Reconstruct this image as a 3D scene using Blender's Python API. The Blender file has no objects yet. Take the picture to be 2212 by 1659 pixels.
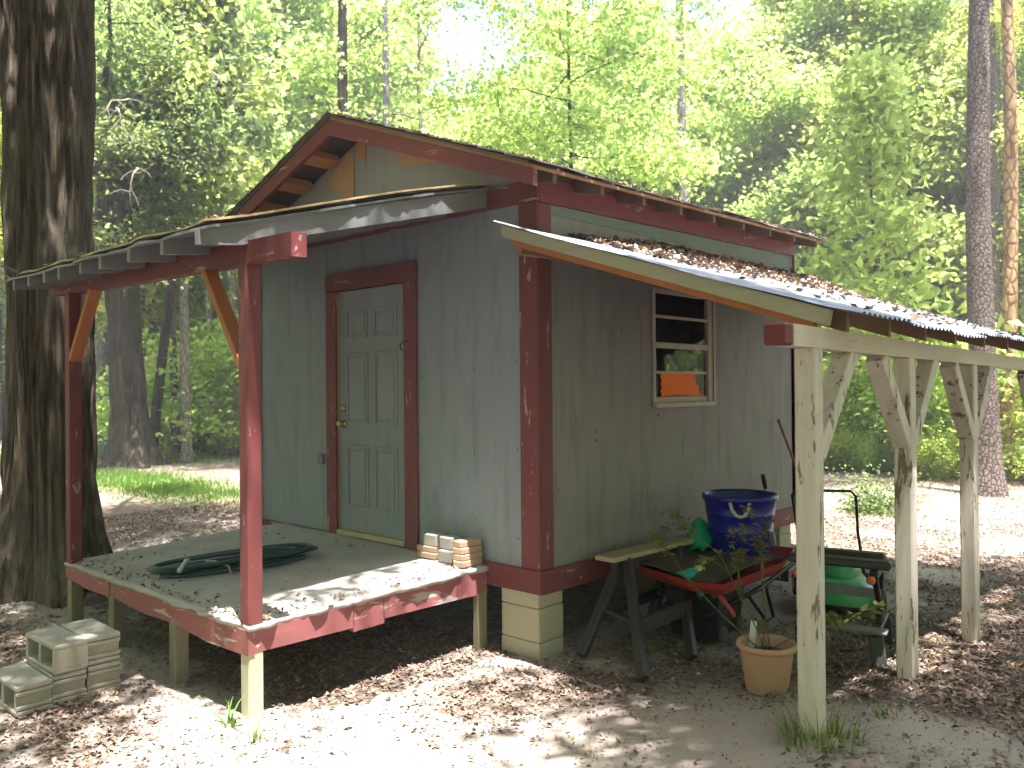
import bpy, bmesh, math, random
import numpy as np
from mathutils import Vector, Matrix

# ------------------------------------------------------------------ camera, sky, sun, exposure
S = bpy.context.scene
COL = S.collection
R = math.radians
rng = np.random.default_rng(7)
random.seed(7)

cam_d = bpy.data.cameras.new('camera')
cam = bpy.data.objects.new('camera', cam_d)
COL.objects.link(cam)
CAM = Vector((3.6682, -4.2109, 1.1955))
YAW, PITCH, ROLL = 0.7482, 0.0043, -0.0084
fw = Vector((-math.sin(YAW) * math.cos(PITCH), math.cos(YAW) * math.cos(PITCH), math.sin(PITCH)))
rt = Vector((math.cos(YAW), math.sin(YAW), 0))
up = rt.cross(fw)
rt2 = rt * math.cos(ROLL) + up * math.sin(ROLL)
up2 = up * math.cos(ROLL) - rt * math.sin(ROLL)
m = Matrix((rt2, up2, -fw)).transposed().to_4x4()
m.translation = CAM
cam.matrix_world = m
cam_d.sensor_width = 36
cam_d.lens = 36 * 1792.85 / 2212
cam_d.clip_start = 0.05
cam_d.clip_end = 600
cam_d.dof.use_dof = True
cam_d.dof.focus_distance = 5.2
cam_d.dof.aperture_fstop = 2.4
S.camera = cam

SUN_DIR = Vector((0.23, -0.09, 1.0)).normalized()
SUN_EL = math.asin(SUN_DIR.z)
W = bpy.data.worlds.new('World')
S.world = W
W.use_nodes = True
nt = W.node_tree
bg = nt.nodes['Background']
sky = nt.nodes.new('ShaderNodeTexSky')
sky.sky_type = 'NISHITA'
sky.sun_disc = False
sky.sun_elevation = SUN_EL
sky.sun_rotation = math.atan2(SUN_DIR.x, SUN_DIR.y)
sky.dust_density = 2.5
sky.air_density = 1.0
nt.links.new(sky.outputs[0], bg.inputs[0])
bg.inputs[1].default_value = 0.13

sl = bpy.data.lights.new('sun', 'SUN')
sl.energy = 5.0
sl.angle = R(0.53)
sl.color = (1.0, 0.96, 0.91)
sun = bpy.data.objects.new('sun', sl)
COL.objects.link(sun)
sun.rotation_euler = SUN_DIR.to_track_quat('Z', 'Y').to_euler()

S.view_settings.view_transform = 'Standard'
S.view_settings.look = 'None'
S.view_settings.gamma = 1
S.view_settings.use_curve_mapping = False
S.view_settings.exposure = 2.7
S.render.engine = 'CYCLES'
S.cycles.use_denoising = True
S.cycles.max_bounces = 8
S.cycles.diffuse_bounces = 5
S.cycles.glossy_bounces = 3
S.cycles.transmission_bounces = 4
S.cycles.transparent_max_bounces = 8
S.cycles.sample_clamp_indirect = 6

# ------------------------------------------------------------------ helpers
class MB:
    """collects vertices and faces of one mesh"""
    def __init__(s):
        s.v, s.f = [], []

    def add(s, vs, fs):
        n = len(s.v)
        s.v += [tuple(p) for p in vs]
        s.f += [tuple(i + n for i in f) for f in fs]
        return s

    def cbox(s, size, M, ch=0.004):
        bm = bmesh.new()
        bmesh.ops.create_cube(bm, size=1)
        for v in bm.verts:
            v.co.x *= size[0]; v.co.y *= size[1]; v.co.z *= size[2]
        if ch > 0:
            bmesh.ops.bevel(bm, geom=bm.edges[:], offset=min(ch, min(size) * .3), segments=1, affect='EDGES')
        bm.verts.index_update()
        vs = [M @ v.co for v in bm.verts]
        fs = [[v.index for v in f.verts] for f in bm.faces]
        bm.free()
        return s.add(vs, fs)

    def box(s, x0, x1, y0, y1, z0, z1, ch=0.004):
        return s.cbox((abs(x1 - x0), abs(y1 - y0), abs(z1 - z0)),
                      Matrix.Translation(((x0 + x1) / 2, (y0 + y1) / 2, (z0 + z1) / 2)), ch)

    def beam(s, a, b, w, h, upv=(0, 0, 1), ch=0.005):
        a, b = Vector(a), Vector(b)
        d = (b - a)
        L = d.length
        z = d.normalized()
        u = Vector(upv)
        x = u.cross(z).normalized()
        y = z.cross(x)
        M = Matrix((x, y, z)).transposed().to_4x4()
        M.translation = (a + b) / 2
        return s.cbox((w, h, L), M, ch)

    def prism(s, poly, ax, a0, a1):
        """polygon in the two other axes, extruded along axis ax from a0 to a1"""
        n = len(poly)
        def P(p, a):
            l = [p[0], p[1]]
            l.insert(ax, a)
            return l
        vs = [P(p, a0) for p in poly] + [P(p, a1) for p in poly]
        fs = [tuple(range(n))[::-1], tuple(range(n, 2 * n))]
        fs += [(i, (i + 1) % n, n + (i + 1) % n, n + i) for i in range(n)]
        return s.add(vs, fs)

    def tube(s, pts, rad, n=8, cap=True):
        pts = [Vector(p) for p in pts]
        if not hasattr(rad, '__len__'):
            rad = [rad] * len(pts)
        vs, fs = [], []
        t0 = (pts[1] - pts[0]).normalized()
        x = t0.orthogonal().normalized()
        for i, p in enumerate(pts):
            t = (pts[min(i + 1, len(pts) - 1)] - pts[max(i - 1, 0)]).normalized()
            x = (x - t * x.dot(t))
            if x.length < 1e-5:
                x = t.orthogonal()
            x.normalize()
            y = t.cross(x)
            for k in range(n):
                a = 2 * math.pi * k / n
                vs.append(p + (x * math.cos(a) + y * math.sin(a)) * rad[i])
        for i in range(len(pts) - 1):
            for k in range(n):
                fs.append((i * n + k, i * n + (k + 1) % n, (i + 1) * n + (k + 1) % n, (i + 1) * n + k))
        if cap:
            fs.append(tuple(range(n))[::-1])
            fs.append(tuple(range((len(pts) - 1) * n, len(pts) * n)))
        return s.add(vs, fs)

    def lathe(s, prof, n=32, c=(0, 0, 0), M=None, close=False):
        vs, fs = [], []
        for r, z in prof:
            for k in range(n):
                a = 2 * math.pi * k / n
                vs.append(Vector((r * math.cos(a), r * math.sin(a), z)))
        for i in range(len(prof) - 1):
            for k in range(n):
                fs.append((i * n + k, i * n + (k + 1) % n, (i + 1) * n + (k + 1) % n, (i + 1) * n + k))
        if close:
            fs.append(tuple(range(n))[::-1])
            fs.append(tuple(range((len(prof) - 1) * n, len(prof) * n)))
        M = M or Matrix.Translation(c)
        return s.add([M @ v for v in vs], fs)

    def mesh(s, name, smooth=False):
        me = bpy.data.meshes.new(name)
        me.from_pydata(s.v, [], s.f)
        if smooth:
            me.polygons.foreach_set('use_smooth', [True] * len(me.polygons))
        me.update()
        return me


def np_mesh(name, V, F, smooth=False):
    """fast mesh from arrays, faces all of the same size"""
    me = bpy.data.meshes.new(name)
    V = np.asarray(V, np.float32); F = np.asarray(F, np.int32)
    k = F.shape[1]
    me.vertices.add(len(V)); me.vertices.foreach_set('co', V.ravel())
    me.loops.add(F.size); me.loops.foreach_set('vertex_index', F.ravel())
    me.polygons.add(len(F))
    me.polygons.foreach_set('loop_start', np.arange(0, F.size, k, dtype=np.int32))
    me.polygons.foreach_set('loop_total', np.full(len(F), k, np.int32))
    if smooth:
        me.polygons.foreach_set('use_smooth', np.ones(len(F), bool))
    me.update(calc_edges=True)
    return me


def tag(o, label=None, cat=None, group=None, kind=None):
    if label: o['label'] = label
    if cat: o['category'] = cat
    if group: o['group'] = group
    if kind: o['kind'] = kind
    return o


def thing(name, label, cat, loc=(0, 0, 0), rz=0, group=None):
    o = bpy.data.objects.new(name, None)
    o.empty_display_size = .1
    COL.objects.link(o)
    o.location = loc
    o.rotation_euler = (0, 0, rz)
    return tag(o, label, cat, group)


def obj(name, mesh, mat, parent=None, smooth=False, kind=None, label=None):
    if isinstance(mesh, MB):
        mesh = mesh.mesh(name, smooth)
    o = bpy.data.objects.new(name, mesh)
    if mat is not None:
        mesh.materials.clear()
        mesh.materials.append(mat)
    COL.objects.link(o)
    if parent: o.parent = parent
    if kind: o['kind'] = kind
    if label: o['label'] = label
    return o


def node_empty(name, parent):
    o = bpy.data.objects.new(name, None)
    o.empty_display_size = .1
    COL.objects.link(o)
    o.parent = parent
    return o


def copy_tree(src, loc, rz=0, sc=1.0, label=None, group=None, rx=0, ry=0):
    r = src.copy()
    COL.objects.link(r)
    r.location = loc
    r.rotation_euler = (rx, ry, rz)
    r.scale = (sc, sc, sc) if not hasattr(sc, '__len__') else sc
    if label: r['label'] = label
    if group: r['group'] = group
    for ch in list(src.children):
        c = ch.copy(); COL.objects.link(c); c.parent = r
        for g in list(ch.children):
            d = g.copy(); COL.objects.link(d); d.parent = c
    return r


# ------------------------------------------------------------------ materials
def newmat(name):
    m_ = bpy.data.materials.new(name)
    m_.use_nodes = True
    n = m_.node_tree
    return m_, n, n.nodes['Principled BSDF'], n.nodes['Material Output']


def N(n, t, **kw):
    x = n.nodes.new(t)
    for k, v in kw.items():
        setattr(x, k, v)
    return x


def noise(n, vec, scale, detail=5, rough=.6, mapping=None, dist=0):
    if mapping:
        mp = N(n, 'ShaderNodeMapping')
        mp.inputs['Scale'].default_value = mapping
        n.links.new(vec, mp.inputs[0])
        vec = mp.outputs[0]
    x = N(n, 'ShaderNodeTexNoise')
    x.inputs['Scale'].default_value = scale
    x.inputs['Detail'].default_value = detail
    x.inputs['Roughness'].default_value = rough
    x.inputs['Distortion'].default_value = dist
    n.links.new(vec, x.inputs['Vector'])
    return x.outputs['Fac']


def ramp(n, fac, stops):
    r_ = N(n, 'ShaderNodeValToRGB')
    el = r_.color_ramp.elements
    while len(el) > len(stops): el.remove(el[-1])
    while len(el) < len(stops): el.new(1)
    for e, (p, c) in zip(el, stops):
        e.position = p
        e.color = (*c, 1) if hasattr(c, '__len__') else (c, c, c, 1)
    n.links.new(fac, r_.inputs[0])
    return r_.outputs[0]


def mix(n, fac, a, b, mode='MIX'):
    x = N(n, 'ShaderNodeMix', data_type='RGBA', blend_type=mode)
    for sock, val in ((x.inputs[0], fac), (x.inputs[6], a), (x.inputs[7], b)):
        if isinstance(val, bpy.types.NodeSocket): n.links.new(val, sock)
        elif hasattr(val, '__len__'): sock.default_value = (*val, 1)
        else: sock.default_value = val
    return x.outputs[2]


def bump(n, height, strength, dist, b):
    x = N(n, 'ShaderNodeBump')
    x.inputs['Strength'].default_value = strength
    x.inputs['Distance'].default_value = dist
    n.links.new(height, x.inputs['Height'])
    n.links.new(x.outputs[0], b.inputs['Normal'])


def sc(c, k):
    return tuple(min(1, x * k) for x in c)


def paint(name, col, axis=2, wearcol=None, wear=.66, dirt=(.05, .04, .03), dirt_amt=.35, rough=.6, gr=1.0, bmp=.25, con=1.0):
    """weathered painted or bare wood with grain along an axis"""
    m_, n, b, out = newmat(name)
    tc = N(n, 'ShaderNodeTexCoord').outputs['Object']
    mp = [55 * gr] * 3; mp[axis] = 2.2 * gr
    g = noise(n, tc, 1, 6, .65, mapping=mp, dist=.4)
    mp2 = [9.0] * 3; mp2[axis] = 1.6
    blot = noise(n, tc, 1, 5, .6, mapping=mp2)
    big = noise(n, tc, 1.7, 4, .55)
    c = mix(n, g, sc(col, 1 - .22 * con), sc(col, 1 + .2 * con))
    c = mix(n, ramp(n, big, [(.3, 0.0), (.75, 1.0)]), c, mix(n, .5, c, sc(col, .8)))
    dm = ramp(n, blot, [(.5, 0.0), (.85, dirt_amt)])
    c = mix(n, dm, c, dirt)
    if wearcol:
        mp3 = [16.0] * 3; mp3[axis] = 3.0
        w = noise(n, tc, 1, 7, .7, mapping=mp3, dist=.3)
        c = mix(n, ramp(n, w, [(wear, 0.0), (wear + .035, 1.0)]), c, mix(n, g, sc(wearcol, .65), sc(wearcol, 1.25)))
    n.links.new(c, b.inputs['Base Color'])
    b.inputs['Roughness'].default_value = rough
    b.inputs['Specular IOR Level'].default_value = .3
    bump(n, g, bmp, .004, b)
    return m_


def plain(name, col, rough=.5, metal=0, var=.15, scale=8, bmp=0.0, dirt=None, dirt_amt=.4, spec=.5):
    m_, n, b, out = newmat(name)
    tc = N(n, 'ShaderNodeTexCoord').outputs['Object']
    f = noise(n, tc, scale, 6, .6)
    c = mix(n, f, sc(col, 1 - var), sc(col, 1 + var))
    if dirt:
        d_ = noise(n, tc, scale * .5, 6, .65)
        c = mix(n, ramp(n, d_, [(.42, 0.0), (.75, dirt_amt)]), c, dirt)
    n.links.new(c, b.inputs['Base Color'])
    b.inputs['Roughness'].default_value = rough
    b.inputs['Metallic'].default_value = metal
    b.inputs['Specular IOR Level'].default_value = spec
    if bmp:
        bump(n, noise(n, tc, scale * 6, 6, .6), bmp, .004, b)
    return m_


def leafmat(name, lo, hi, trans, tmix=.5, rough=.55):
    m_, n, b, out = newmat(name)
    geo = N(n, 'ShaderNodeNewGeometry')
    oi = N(n, 'ShaderNodeObjectInfo')
    c = mix(n, geo.outputs['Random Per Island'], lo, hi)
    hs = N(n, 'ShaderNodeHueSaturation')
    mr = N(n, 'ShaderNodeMapRange')
    mr.inputs['To Min'].default_value = .47; mr.inputs['To Max'].default_value = .515
    n.links.new(oi.outputs['Random'], mr.inputs[0])
    n.links.new(mr.outputs[0], hs.inputs['Hue'])
    n.links.new(c, hs.inputs['Color'])
    n.links.new(hs.outputs[0], b.inputs['Base Color'])
    b.inputs['Roughness'].default_value = rough
    b.inputs['Specular IOR Level'].default_value = .35
    tr = N(n, 'ShaderNodeBsdfTranslucent')
    tcol = mix(n, geo.outputs['Random Per Island'], sc(trans, .7), sc(trans, 1.25))
    hs2 = N(n, 'ShaderNodeHueSaturation')
    n.links.new(mr.outputs[0], hs2.inputs['Hue'])
    n.links.new(tcol, hs2.inputs['Color'])
    n.links.new(hs2.outputs[0], tr.inputs[0])
    ms = N(n, 'ShaderNodeMixShader')
    ms.inputs[0].default_value = tmix
    n.links.new(b.outputs[0], ms.inputs[1]); n.links.new(tr.outputs[0], ms.inputs[2])
    n.links.new(ms.outputs[0], out.inputs[0])
    return m_


def barkmat(name, lo, hi, plate=(9, 9, 3.2), bm_=.8, moss=None, patch=None):
    m_, n, b, out = newmat(name)
    tc = N(n, 'ShaderNodeTexCoord').outputs['Object']
    mp = N(n, 'ShaderNodeMapping'); mp.inputs['Scale'].default_value = plate
    n.links.new(tc, mp.inputs[0])
    wn = N(n, 'ShaderNodeTexNoise'); wn.inputs['Scale'].default_value = 2.0; wn.inputs['Detail'].default_value = 3
    n.links.new(mp.outputs[0], wn.inputs['Vector'])
    add = N(n, 'ShaderNodeMix', data_type='VECTOR'); add.inputs[0].default_value = .25
    n.links.new(mp.outputs[0], add.inputs[4]); n.links.new(wn.outputs['Color'], add.inputs[5])
    vo = N(n, 'ShaderNodeTexVoronoi'); vo.feature = 'DISTANCE_TO_EDGE'; vo.inputs['Scale'].default_value = 1
    n.links.new(add.outputs[1], vo.inputs['Vector'])
    edge = ramp(n, vo.outputs['Distance'], [(0.0, 0.0), (.16, 1.0)])
    fine = noise(n, tc, 1, 7, .7, mapping=(70, 70, 14))
    big = noise(n, tc, 1, 4, .6, mapping=(4, 4, 1.2))
    c = mix(n, fine, lo, hi)
    c = mix(n, ramp(n, big, [(.35, 0.0), (.7, .7)]), c, sc(hi, 1.35))
    if patch:
        pn = noise(n, tc, 1, 4, .6, mapping=(7, 7, 2.2))
        c = mix(n, ramp(n, pn, [(.55, 0.0), (.62, .85)]), c, patch)
    if moss:
        mn = noise(n, tc, 1, 5, .65, mapping=(5, 5, 1.6))
        c = mix(n, ramp(n, mn, [(.52, 0.0), (.72, .6)]), c, moss)
    c = mix(n, edge, sc(lo, .55), c)
    n.links.new(c, b.inputs['Base Color'])
    b.inputs['Roughness'].default_value = .9
    b.inputs['Specular IOR Level'].default_value = .15
    ad = N(n, 'ShaderNodeMath', operation='ADD')
    n.links.new(edge, ad.inputs[0]); n.links.new(fine, ad.inputs[1])
    bump(n, ad.outputs[0], bm_, .03, b)
    return m_


GREY = (.30, .335, .335)
RED = (.16, .036, .041)
M = {}
M['wall'] = paint('grey_wall_paint', (.225, .252, .295), 2, (.12, .115, .10), .665, dirt_amt=.45, con=.6)
M['side_wall'] = paint('grey_wall_paint_shade_tint', (.232, .222, .225), 2, (.11, .10, .09), .66, dirt_amt=.5, con=.6)  # front wall's paint with deeper shadow and warm bounce mixed into the colour
M['gable'] = paint('grey_gable_paint', (.26, .275, .32), 2, None, dirt_amt=.25)
M['upper_side'] = paint('green_grey_paint', (.15, .20, .19), 1, None, dirt_amt=.3)
M['red_z'] = paint('red_paint_upright', RED, 2, (.40, .26, .21), .61)
M['red_x'] = paint('red_paint_along_front', RED, 0, (.40, .27, .22), .61)
M['red_y'] = paint('red_paint_along_side', RED, 1, (.40, .27, .22), .61)
M['red_worn_x'] = paint('worn_pink_paint_front', (.27, .095, .09), 0, (.40, .33, .29), .57, rough=.7)
M['red_worn_y'] = paint('worn_pink_paint_side', (.27, .09, .095), 1, (.40, .35, .33), .58, rough=.7)
M['red_post'] = paint('faded_red_post_paint', (.185, .05, .052), 2, (.42, .30, .26), .63)
M['door'] = paint('grey_door_paint', (.22, .245, .28), 2, None, dirt_amt=.25, gr=.6, bmp=.05, rough=.45)
M['rafter_grey'] = paint('grey_rafter_paint', (.20, .20, .215), 1, (.2, .17, .14), .72)
M['white_z'] = paint('peeling_white_post_paint', (.62, .545, .50), 2, (.17, .13, .10), .565, dirt=(.20, .17, .12), dirt_amt=.6)
M['white_y'] = paint('white_beam_paint', (.60, .52, .46), 1, (.26, .2, .15), .64, dirt=(.25, .2, .14), dirt_amt=.4)
M['cream_x'] = paint('cream_rake_paint', (.36, .34, .25), 0, (.26, .21, .14), .70, dirt=(.22, .2, .12))
M['tail'] = paint('shade_darkened_tail_wood', (.13, .08, .052), 0, None)  # brown tail wood darkened to stand in for shade under the overhang
M['raw_x'] = paint('raw_rafter_wood', (.27, .17, .10), 0, (.12, .09, .07), .66)
M['raw_y'] = paint('raw_lookout_wood', (.36, .18, .09), 1, None)
M['orange_wood'] = paint('orange_stained_brace_wood', (.40, .14, .05), 2, None, dirt_amt=.2)
M['tan_ply'] = paint('bare_tan_plywood', (.40, .25, .16), 2, None, dirt_amt=.3)
M['tan_sheath'] = paint('sheathing_edge', (.45, .33, .17), 1, (.1, .08, .06), .66)
M['grey_post'] = paint('weathered_support_post', (.20, .18, .12), 2, (.12, .1, .07), .66, dirt=(.10, .13, .04), dirt_amt=.6)
M['mossy_post'] = paint('mossy_support_post', (.42, .40, .28), 2, (.25, .2, .15), .72, dirt=(.24, .26, .08), dirt_amt=.8)
M['shingle'] = plain('grey_shingle', (.13, .115, .105), .95, var=.4, scale=14, bmp=.5, dirt=(.2, .13, .09))
M['roof_under'] = plain('dark_sheathing_underside', (.055, .042, .045), .95, var=.4, scale=10)
M['tarpaper'] = plain('black_roofing_felt', (.025, .024, .024), .9, var=.4, scale=20)
M['deck'] = plain('weathered_deck_cement', (.38, .355, .345), .92, var=.22, scale=5, bmp=.5, dirt=(.19, .15, .11), dirt_amt=.65)
M['window_frame'] = paint('dull_aluminium_frame', (.44, .38, .32), 2, None, dirt_amt=.4, bmp=.05, rough=.5)
M['brass'] = plain('worn_brass', (.45, .34, .18), .35, 1, .25)
M['rust'] = plain('rusty_hook', (.09, .05, .035), .8, .3, .3)
M['block_cream'] = plain('cream_painted_block', (.40, .375, .28), .95, var=.12, scale=6, bmp=.5, dirt=(.22, .2, .14), dirt_amt=.5)
M['block_grey'] = plain('weathered_concrete_block', (.41, .38, .345), .95, var=.3, scale=9, bmp=1.0, dirt=(.26, .20, .15), dirt_amt=.75)
M['paver_tan'] = plain('tan_paver', (.40, .27, .18), .95, var=.25, scale=14, bmp=.5, dirt=(.25, .2, .15))
M['paver_grey'] = plain('grey_paver', (.34, .31, .27), .95, var=.2, scale=14, bmp=.5)
M['hose'] = plain('dark_green_hose', (.006, .045, .042), .35, 0, .25)
M['nozzle'] = plain('grey_nozzle', (.45, .47, .50), .4, 0, .1)
M['blue'] = plain('blue_plastic', (.014, .020, .27), .32, 0, .12, 4)
M['rope'] = plain('off_white_rope', (.5, .45, .36), .9, 0, .2, 60)
M['terracotta'] = plain('faded_terracotta_plastic', (.46, .25, .175), .6, 0, .1, 5, dirt=(.42, .34, .26), dirt_amt=.6)
M['soil'] = plain('potting_soil', (.06, .045, .03), .95, 0, .4, 30, .8)
M['horse_black'] = plain('dark_sawhorse_plastic', (.028, .030, .033), .5, 0, .2, 8, dirt=(.09, .08, .07), dirt_amt=.3)
M['plank'] = paint('pale_sawhorse_plank', (.42, .36, .23), 1, (.25, .2, .13), .7)
M['black_metal'] = plain('black_metal', (.014, .014, .015), .45, .2, .2, 10)
M['black_plastic'] = plain('black_plastic', (.010, .010, .011), .5, 0, .2, 6)
M['grey_plate'] = plain('grey_step_plate', (.16, .16, .17), .6, .2, .2, 20)
M['orange_knob'] = plain('orange_plastic', (.65, .12, .03), .4)
M['red_tray'] = plain('red_plastic_tray', (.36, .032, .028), .5, 0, .15, 5, dirt=(.3, .1, .08), dirt_amt=.3)
M['mat'] = plain('brown_mat', (.075, .058, .040), .98, 0, .3, 25, .8)
M['green_bag'] = plain('green_plastic_bag', (.02, .36, .22), .35, 0, .2, 5)
M['green_mower'] = plain('green_mower_shell', (.04, .27, .10), .35, 0, .1, 5)
M['tyre'] = plain('dusty_tyre', (.07, .062, .048), .9, 0, .35, 20)
M['yellow'] = plain('yellow_hub', (.6, .4, .03), .5)
M['handle_wood'] = paint('worn_tool_handle', (.36, .22, .11), 2, None)
M['orange_paper'] = plain('orange_paper', (.96, .20, .012), .8, 0, .05, 4)
M['tag'] = plain('white_plant_tag', (.62, .62, .58), .6)
M['pink'] = plain('pink_petals', (.60, .03, .14), .6)
M['corrugated'] = plain('galvanised_sheet', (.22, .25, .30), .55, .45, .18, 3, dirt=(.24, .2, .17), dirt_amt=.55)
def ridgebark(name, lo, hi, moss, bm_=1.0):
    m_, n, b, out = newmat(name)
    tc = N(n, 'ShaderNodeTexCoord').outputs['Object']
    r1 = noise(n, tc, 1, 4, .6, mapping=(17, 17, 1.5), dist=.6)
    r2 = noise(n, tc, 1, 7, .7, mapping=(60, 60, 7), dist=.3)
    big = noise(n, tc, 1, 4, .6, mapping=(3, 3, .9))
    hgt = mix(n, .35, r1, r2)
    c = ramp(n, hgt, [(.36, sc(lo, .35)), (.46, lo), (.57, hi), (.72, sc(hi, 1.45))])
    c = mix(n, ramp(n, big, [(.42, 0.0), (.68, .6)]), c, moss)
    n.links.new(c, b.inputs['Base Color'])
    b.inputs['Roughness'].default_value = .92
    b.inputs['Specular IOR Level'].default_value = .12
    bump(n, hgt, bm_, .09, b)
    return m_


M['bark_oak'] = ridgebark('oak_bark', (.09, .068, .053), (.19, .152, .12), (.165, .15, .115))
M['bark_dark'] = ridgebark('dark_bark', (.036, .028, .023), (.085, .067, .054), (.08, .072, .055))
M['bark_pine'] = barkmat('pine_bark', (.085, .064, .055), (.19, .15, .135), (24, 24, 15), .9)
M['bark_orange'] = barkmat('orange_pine_bark', (.30, .17, .085), (.44, .28, .15), (10, 10, 5), .6, patch=(.20, .13, .09))
M['bark_grey'] = barkmat('pale_bark', (.13, .115, .10), (.27, .25, .22), (20, 20, 6), .5)
M['twig'] = plain('dead_twig', (.22, .19, .155), .9, 0, .3, 6)
M['leaf_a'] = leafmat('leaf_light_green', (.09, .14, .028), (.16, .20, .045), (.62, .76, .20), .7)
M['leaf_b'] = leafmat('leaf_mid_green', (.07, .12, .028), (.12, .17, .04), (.52, .70, .20), .68)
M['leaf_c'] = leafmat('leaf_dark_green', (.036, .07, .028), (.065, .11, .042), (.24, .38, .11), .52)
M['leaf_bush'] = leafmat('leaf_bush_green', (.085, .15, .03), (.16, .22, .05), (.60, .76, .19), .68)
M['leaf_canopy'] = leafmat('leaf_canopy_green', (.05, .075, .035), (.085, .115, .055), (.17, .22, .10), .45)
M['grass'] = leafmat('grass_green', (.05, .11, .018), (.10, .17, .03), (.22, .38, .05), .4)
M['weed'] = leafmat('rose_leaf', (.10, .13, .03), (.17, .18, .06), (.22, .26, .07), .35)
M['needle'] = leafmat('pine_needle', (.035, .065, .02), (.07, .11, .03), (.12, .20, .05), .35)


def glassmat():
    m_, n, b, out = newmat('window_glass')
    n.nodes.remove(b)
    tr = N(n, 'ShaderNodeBsdfTransparent'); tr.inputs[0].default_value = (.93, .94, .93, 1)
    gl = N(n, 'ShaderNodeBsdfGlossy'); gl.inputs['Roughness'].default_value = .02
    fr = N(n, 'ShaderNodeFresnel'); fr.inputs[0].default_value = 1.3
    ms = N(n, 'ShaderNodeMixShader')
    ge = N(n, 'ShaderNodeNewGeometry')
    inv = N(n, 'ShaderNodeMath', operation='SUBTRACT'); inv.inputs[0].default_value = 1
    n.links.new(ge.outputs['Backfacing'], inv.inputs[1])
    mu = N(n, 'ShaderNodeMath', operation='MULTIPLY')
    n.links.new(fr.outputs[0], mu.inputs[0]); n.links.new(inv.outputs[0], mu.inputs[1])
    n.links.new(mu.outputs[0], ms.inputs[0])
    n.links.new(tr.outputs[0], ms.inputs[1]); n.links.new(gl.outputs[0], ms.inputs[2])
    n.links.new(ms.outputs[0], out.inputs[0])
    return m_


M['glass'] = glassmat()


def littermat():
    m_, n, b, out = newmat('dead_leaves')
    geo = N(n, 'ShaderNodeNewGeometry')
    c = ramp(n, geo.outputs['Random Per Island'],
             [(0, (.075, .05, .04)), (.35, (.155, .112, .090)), (.65, (.245, .185, .148)), (.88, (.37, .29, .235)), (1, (.34, .17, .07))])
    n.links.new(c, b.inputs['Base Color'])
    b.inputs['Roughness'].default_value = .8
    b.inputs['Specular IOR Level'].default_value = .25
    return m_


M['litter'] = littermat()


def groundmat():
    m_, n, b, out = newmat('sand_and_leaf_mould')
    tc = N(n, 'ShaderNodeTexCoord').outputs['Object']
    at = N(n, 'ShaderNodeAttribute'); at.attribute_name = 'litter'
    gr = N(n, 'ShaderNodeAttribute'); gr.attribute_name = 'green'
    f = noise(n, tc, 30, 8, .7)
    g = noise(n, tc, 2.3, 6, .6)
    sand = mix(n, g, (.30, .25, .22), (.42, .365, .325))
    sand = mix(n, ramp(n, f, [(.45, 0.0), (.75, .5)]), sand, (.27, .22, .17))
    sp = noise(n, tc, 18, 6, .75)
    duff = ramp(n, sp, [(.30, (.075, .053, .042)), (.5, (.16, .12, .098)), (.68, (.31, .245, .205))])
    am = N(n, 'ShaderNodeMath', operation='ADD')
    n.links.new(at.outputs['Fac'], am.inputs[0])
    sm = N(n, 'ShaderNodeMath', operation='MULTIPLY_ADD'); sm.inputs[1].default_value = .9; sm.inputs[2].default_value = -.45
    n.links.new(noise(n, tc, 6, 7, .7), sm.inputs[0])
    n.links.new(sm.outputs[0], am.inputs[1])
    c = mix(n, ramp(n, am.outputs[0], [(.35, 0.0), (.65, 1.0)]), sand, duff)
    c = mix(n, gr.outputs['Fac'], c, (.10, .15, .03))
    n.links.new(c, b.inputs['Base Color'])
    b.inputs['Roughness'].default_value = .95
    b.inputs['Specular IOR Level'].default_value = .15
    ad = N(n, 'ShaderNodeMath', operation='ADD')
    n.links.new(f, ad.inputs[0]); n.links.new(sp, ad.inputs[1])
    bump(n, ad.outputs[0], .6, .03, b)
    return m_


M['ground'] = groundmat()

# ------------------------------------------------------------------ ground
def vnoise(x, y, seed=0):
    """cheap smooth value noise on arrays"""
    r_ = np.random.default_rng(seed)
    T = r_.random((64, 64))
    xi = np.floor(x).astype(int); yi = np.floor(y).astype(int)
    fx = x - xi; fy = y - yi
    fx = fx * fx * (3 - 2 * fx); fy = fy * fy * (3 - 2 * fy)
    a = T[xi % 64, yi % 64]; b_ = T[(xi + 1) % 64, yi % 64]
    c = T[xi % 64, (yi + 1) % 64]; d = T[(xi + 1) % 64, (yi + 1) % 64]
    return (a * (1 - fx) + b_ * fx) * (1 - fy) + (c * (1 - fx) + d * fx) * fy


def gz(x, y):
    x = np.asarray(x, float); y = np.asarray(y, float)
    z = -.635 + .22 * np.exp(-((x - 2.5) ** 2 / 1.3 + (y + .9) ** 2 / 2.6))
    z = z + .05 * np.exp(-((x - 2.2) ** 2 / .8 + (y - 1.3) ** 2 / 2.5))
    z = z + .045 * np.exp(-((x + .25) ** 2 / .35 + (y + 2.1) ** 2 / .05))
    z = z + .10 * np.exp(-((x + 4.2) ** 2 + (y + 1.6) ** 2) / .9)
    z = z + (vnoise(x * .9 + 20, y * .9 + 20, 1) - .5) * .05 + (vnoise(x * 4 + 9, y * 4 + 9, 2) - .5) * .022
    z = z + (vnoise(x * 11, y * 11, 3) - .5) * .012
    d = np.hypot(x, y)
    z = z + np.clip(d - 25, 0, 200) * .004
    return z


def G(x, y):
    return float(gz(np.array([x]), np.array([y]))[0])


def blob(x, y, cx, cy, rx, ry):
    return np.exp(-((x - cx) ** 2 / rx ** 2 + (y - cy) ** 2 / ry ** 2))


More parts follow.
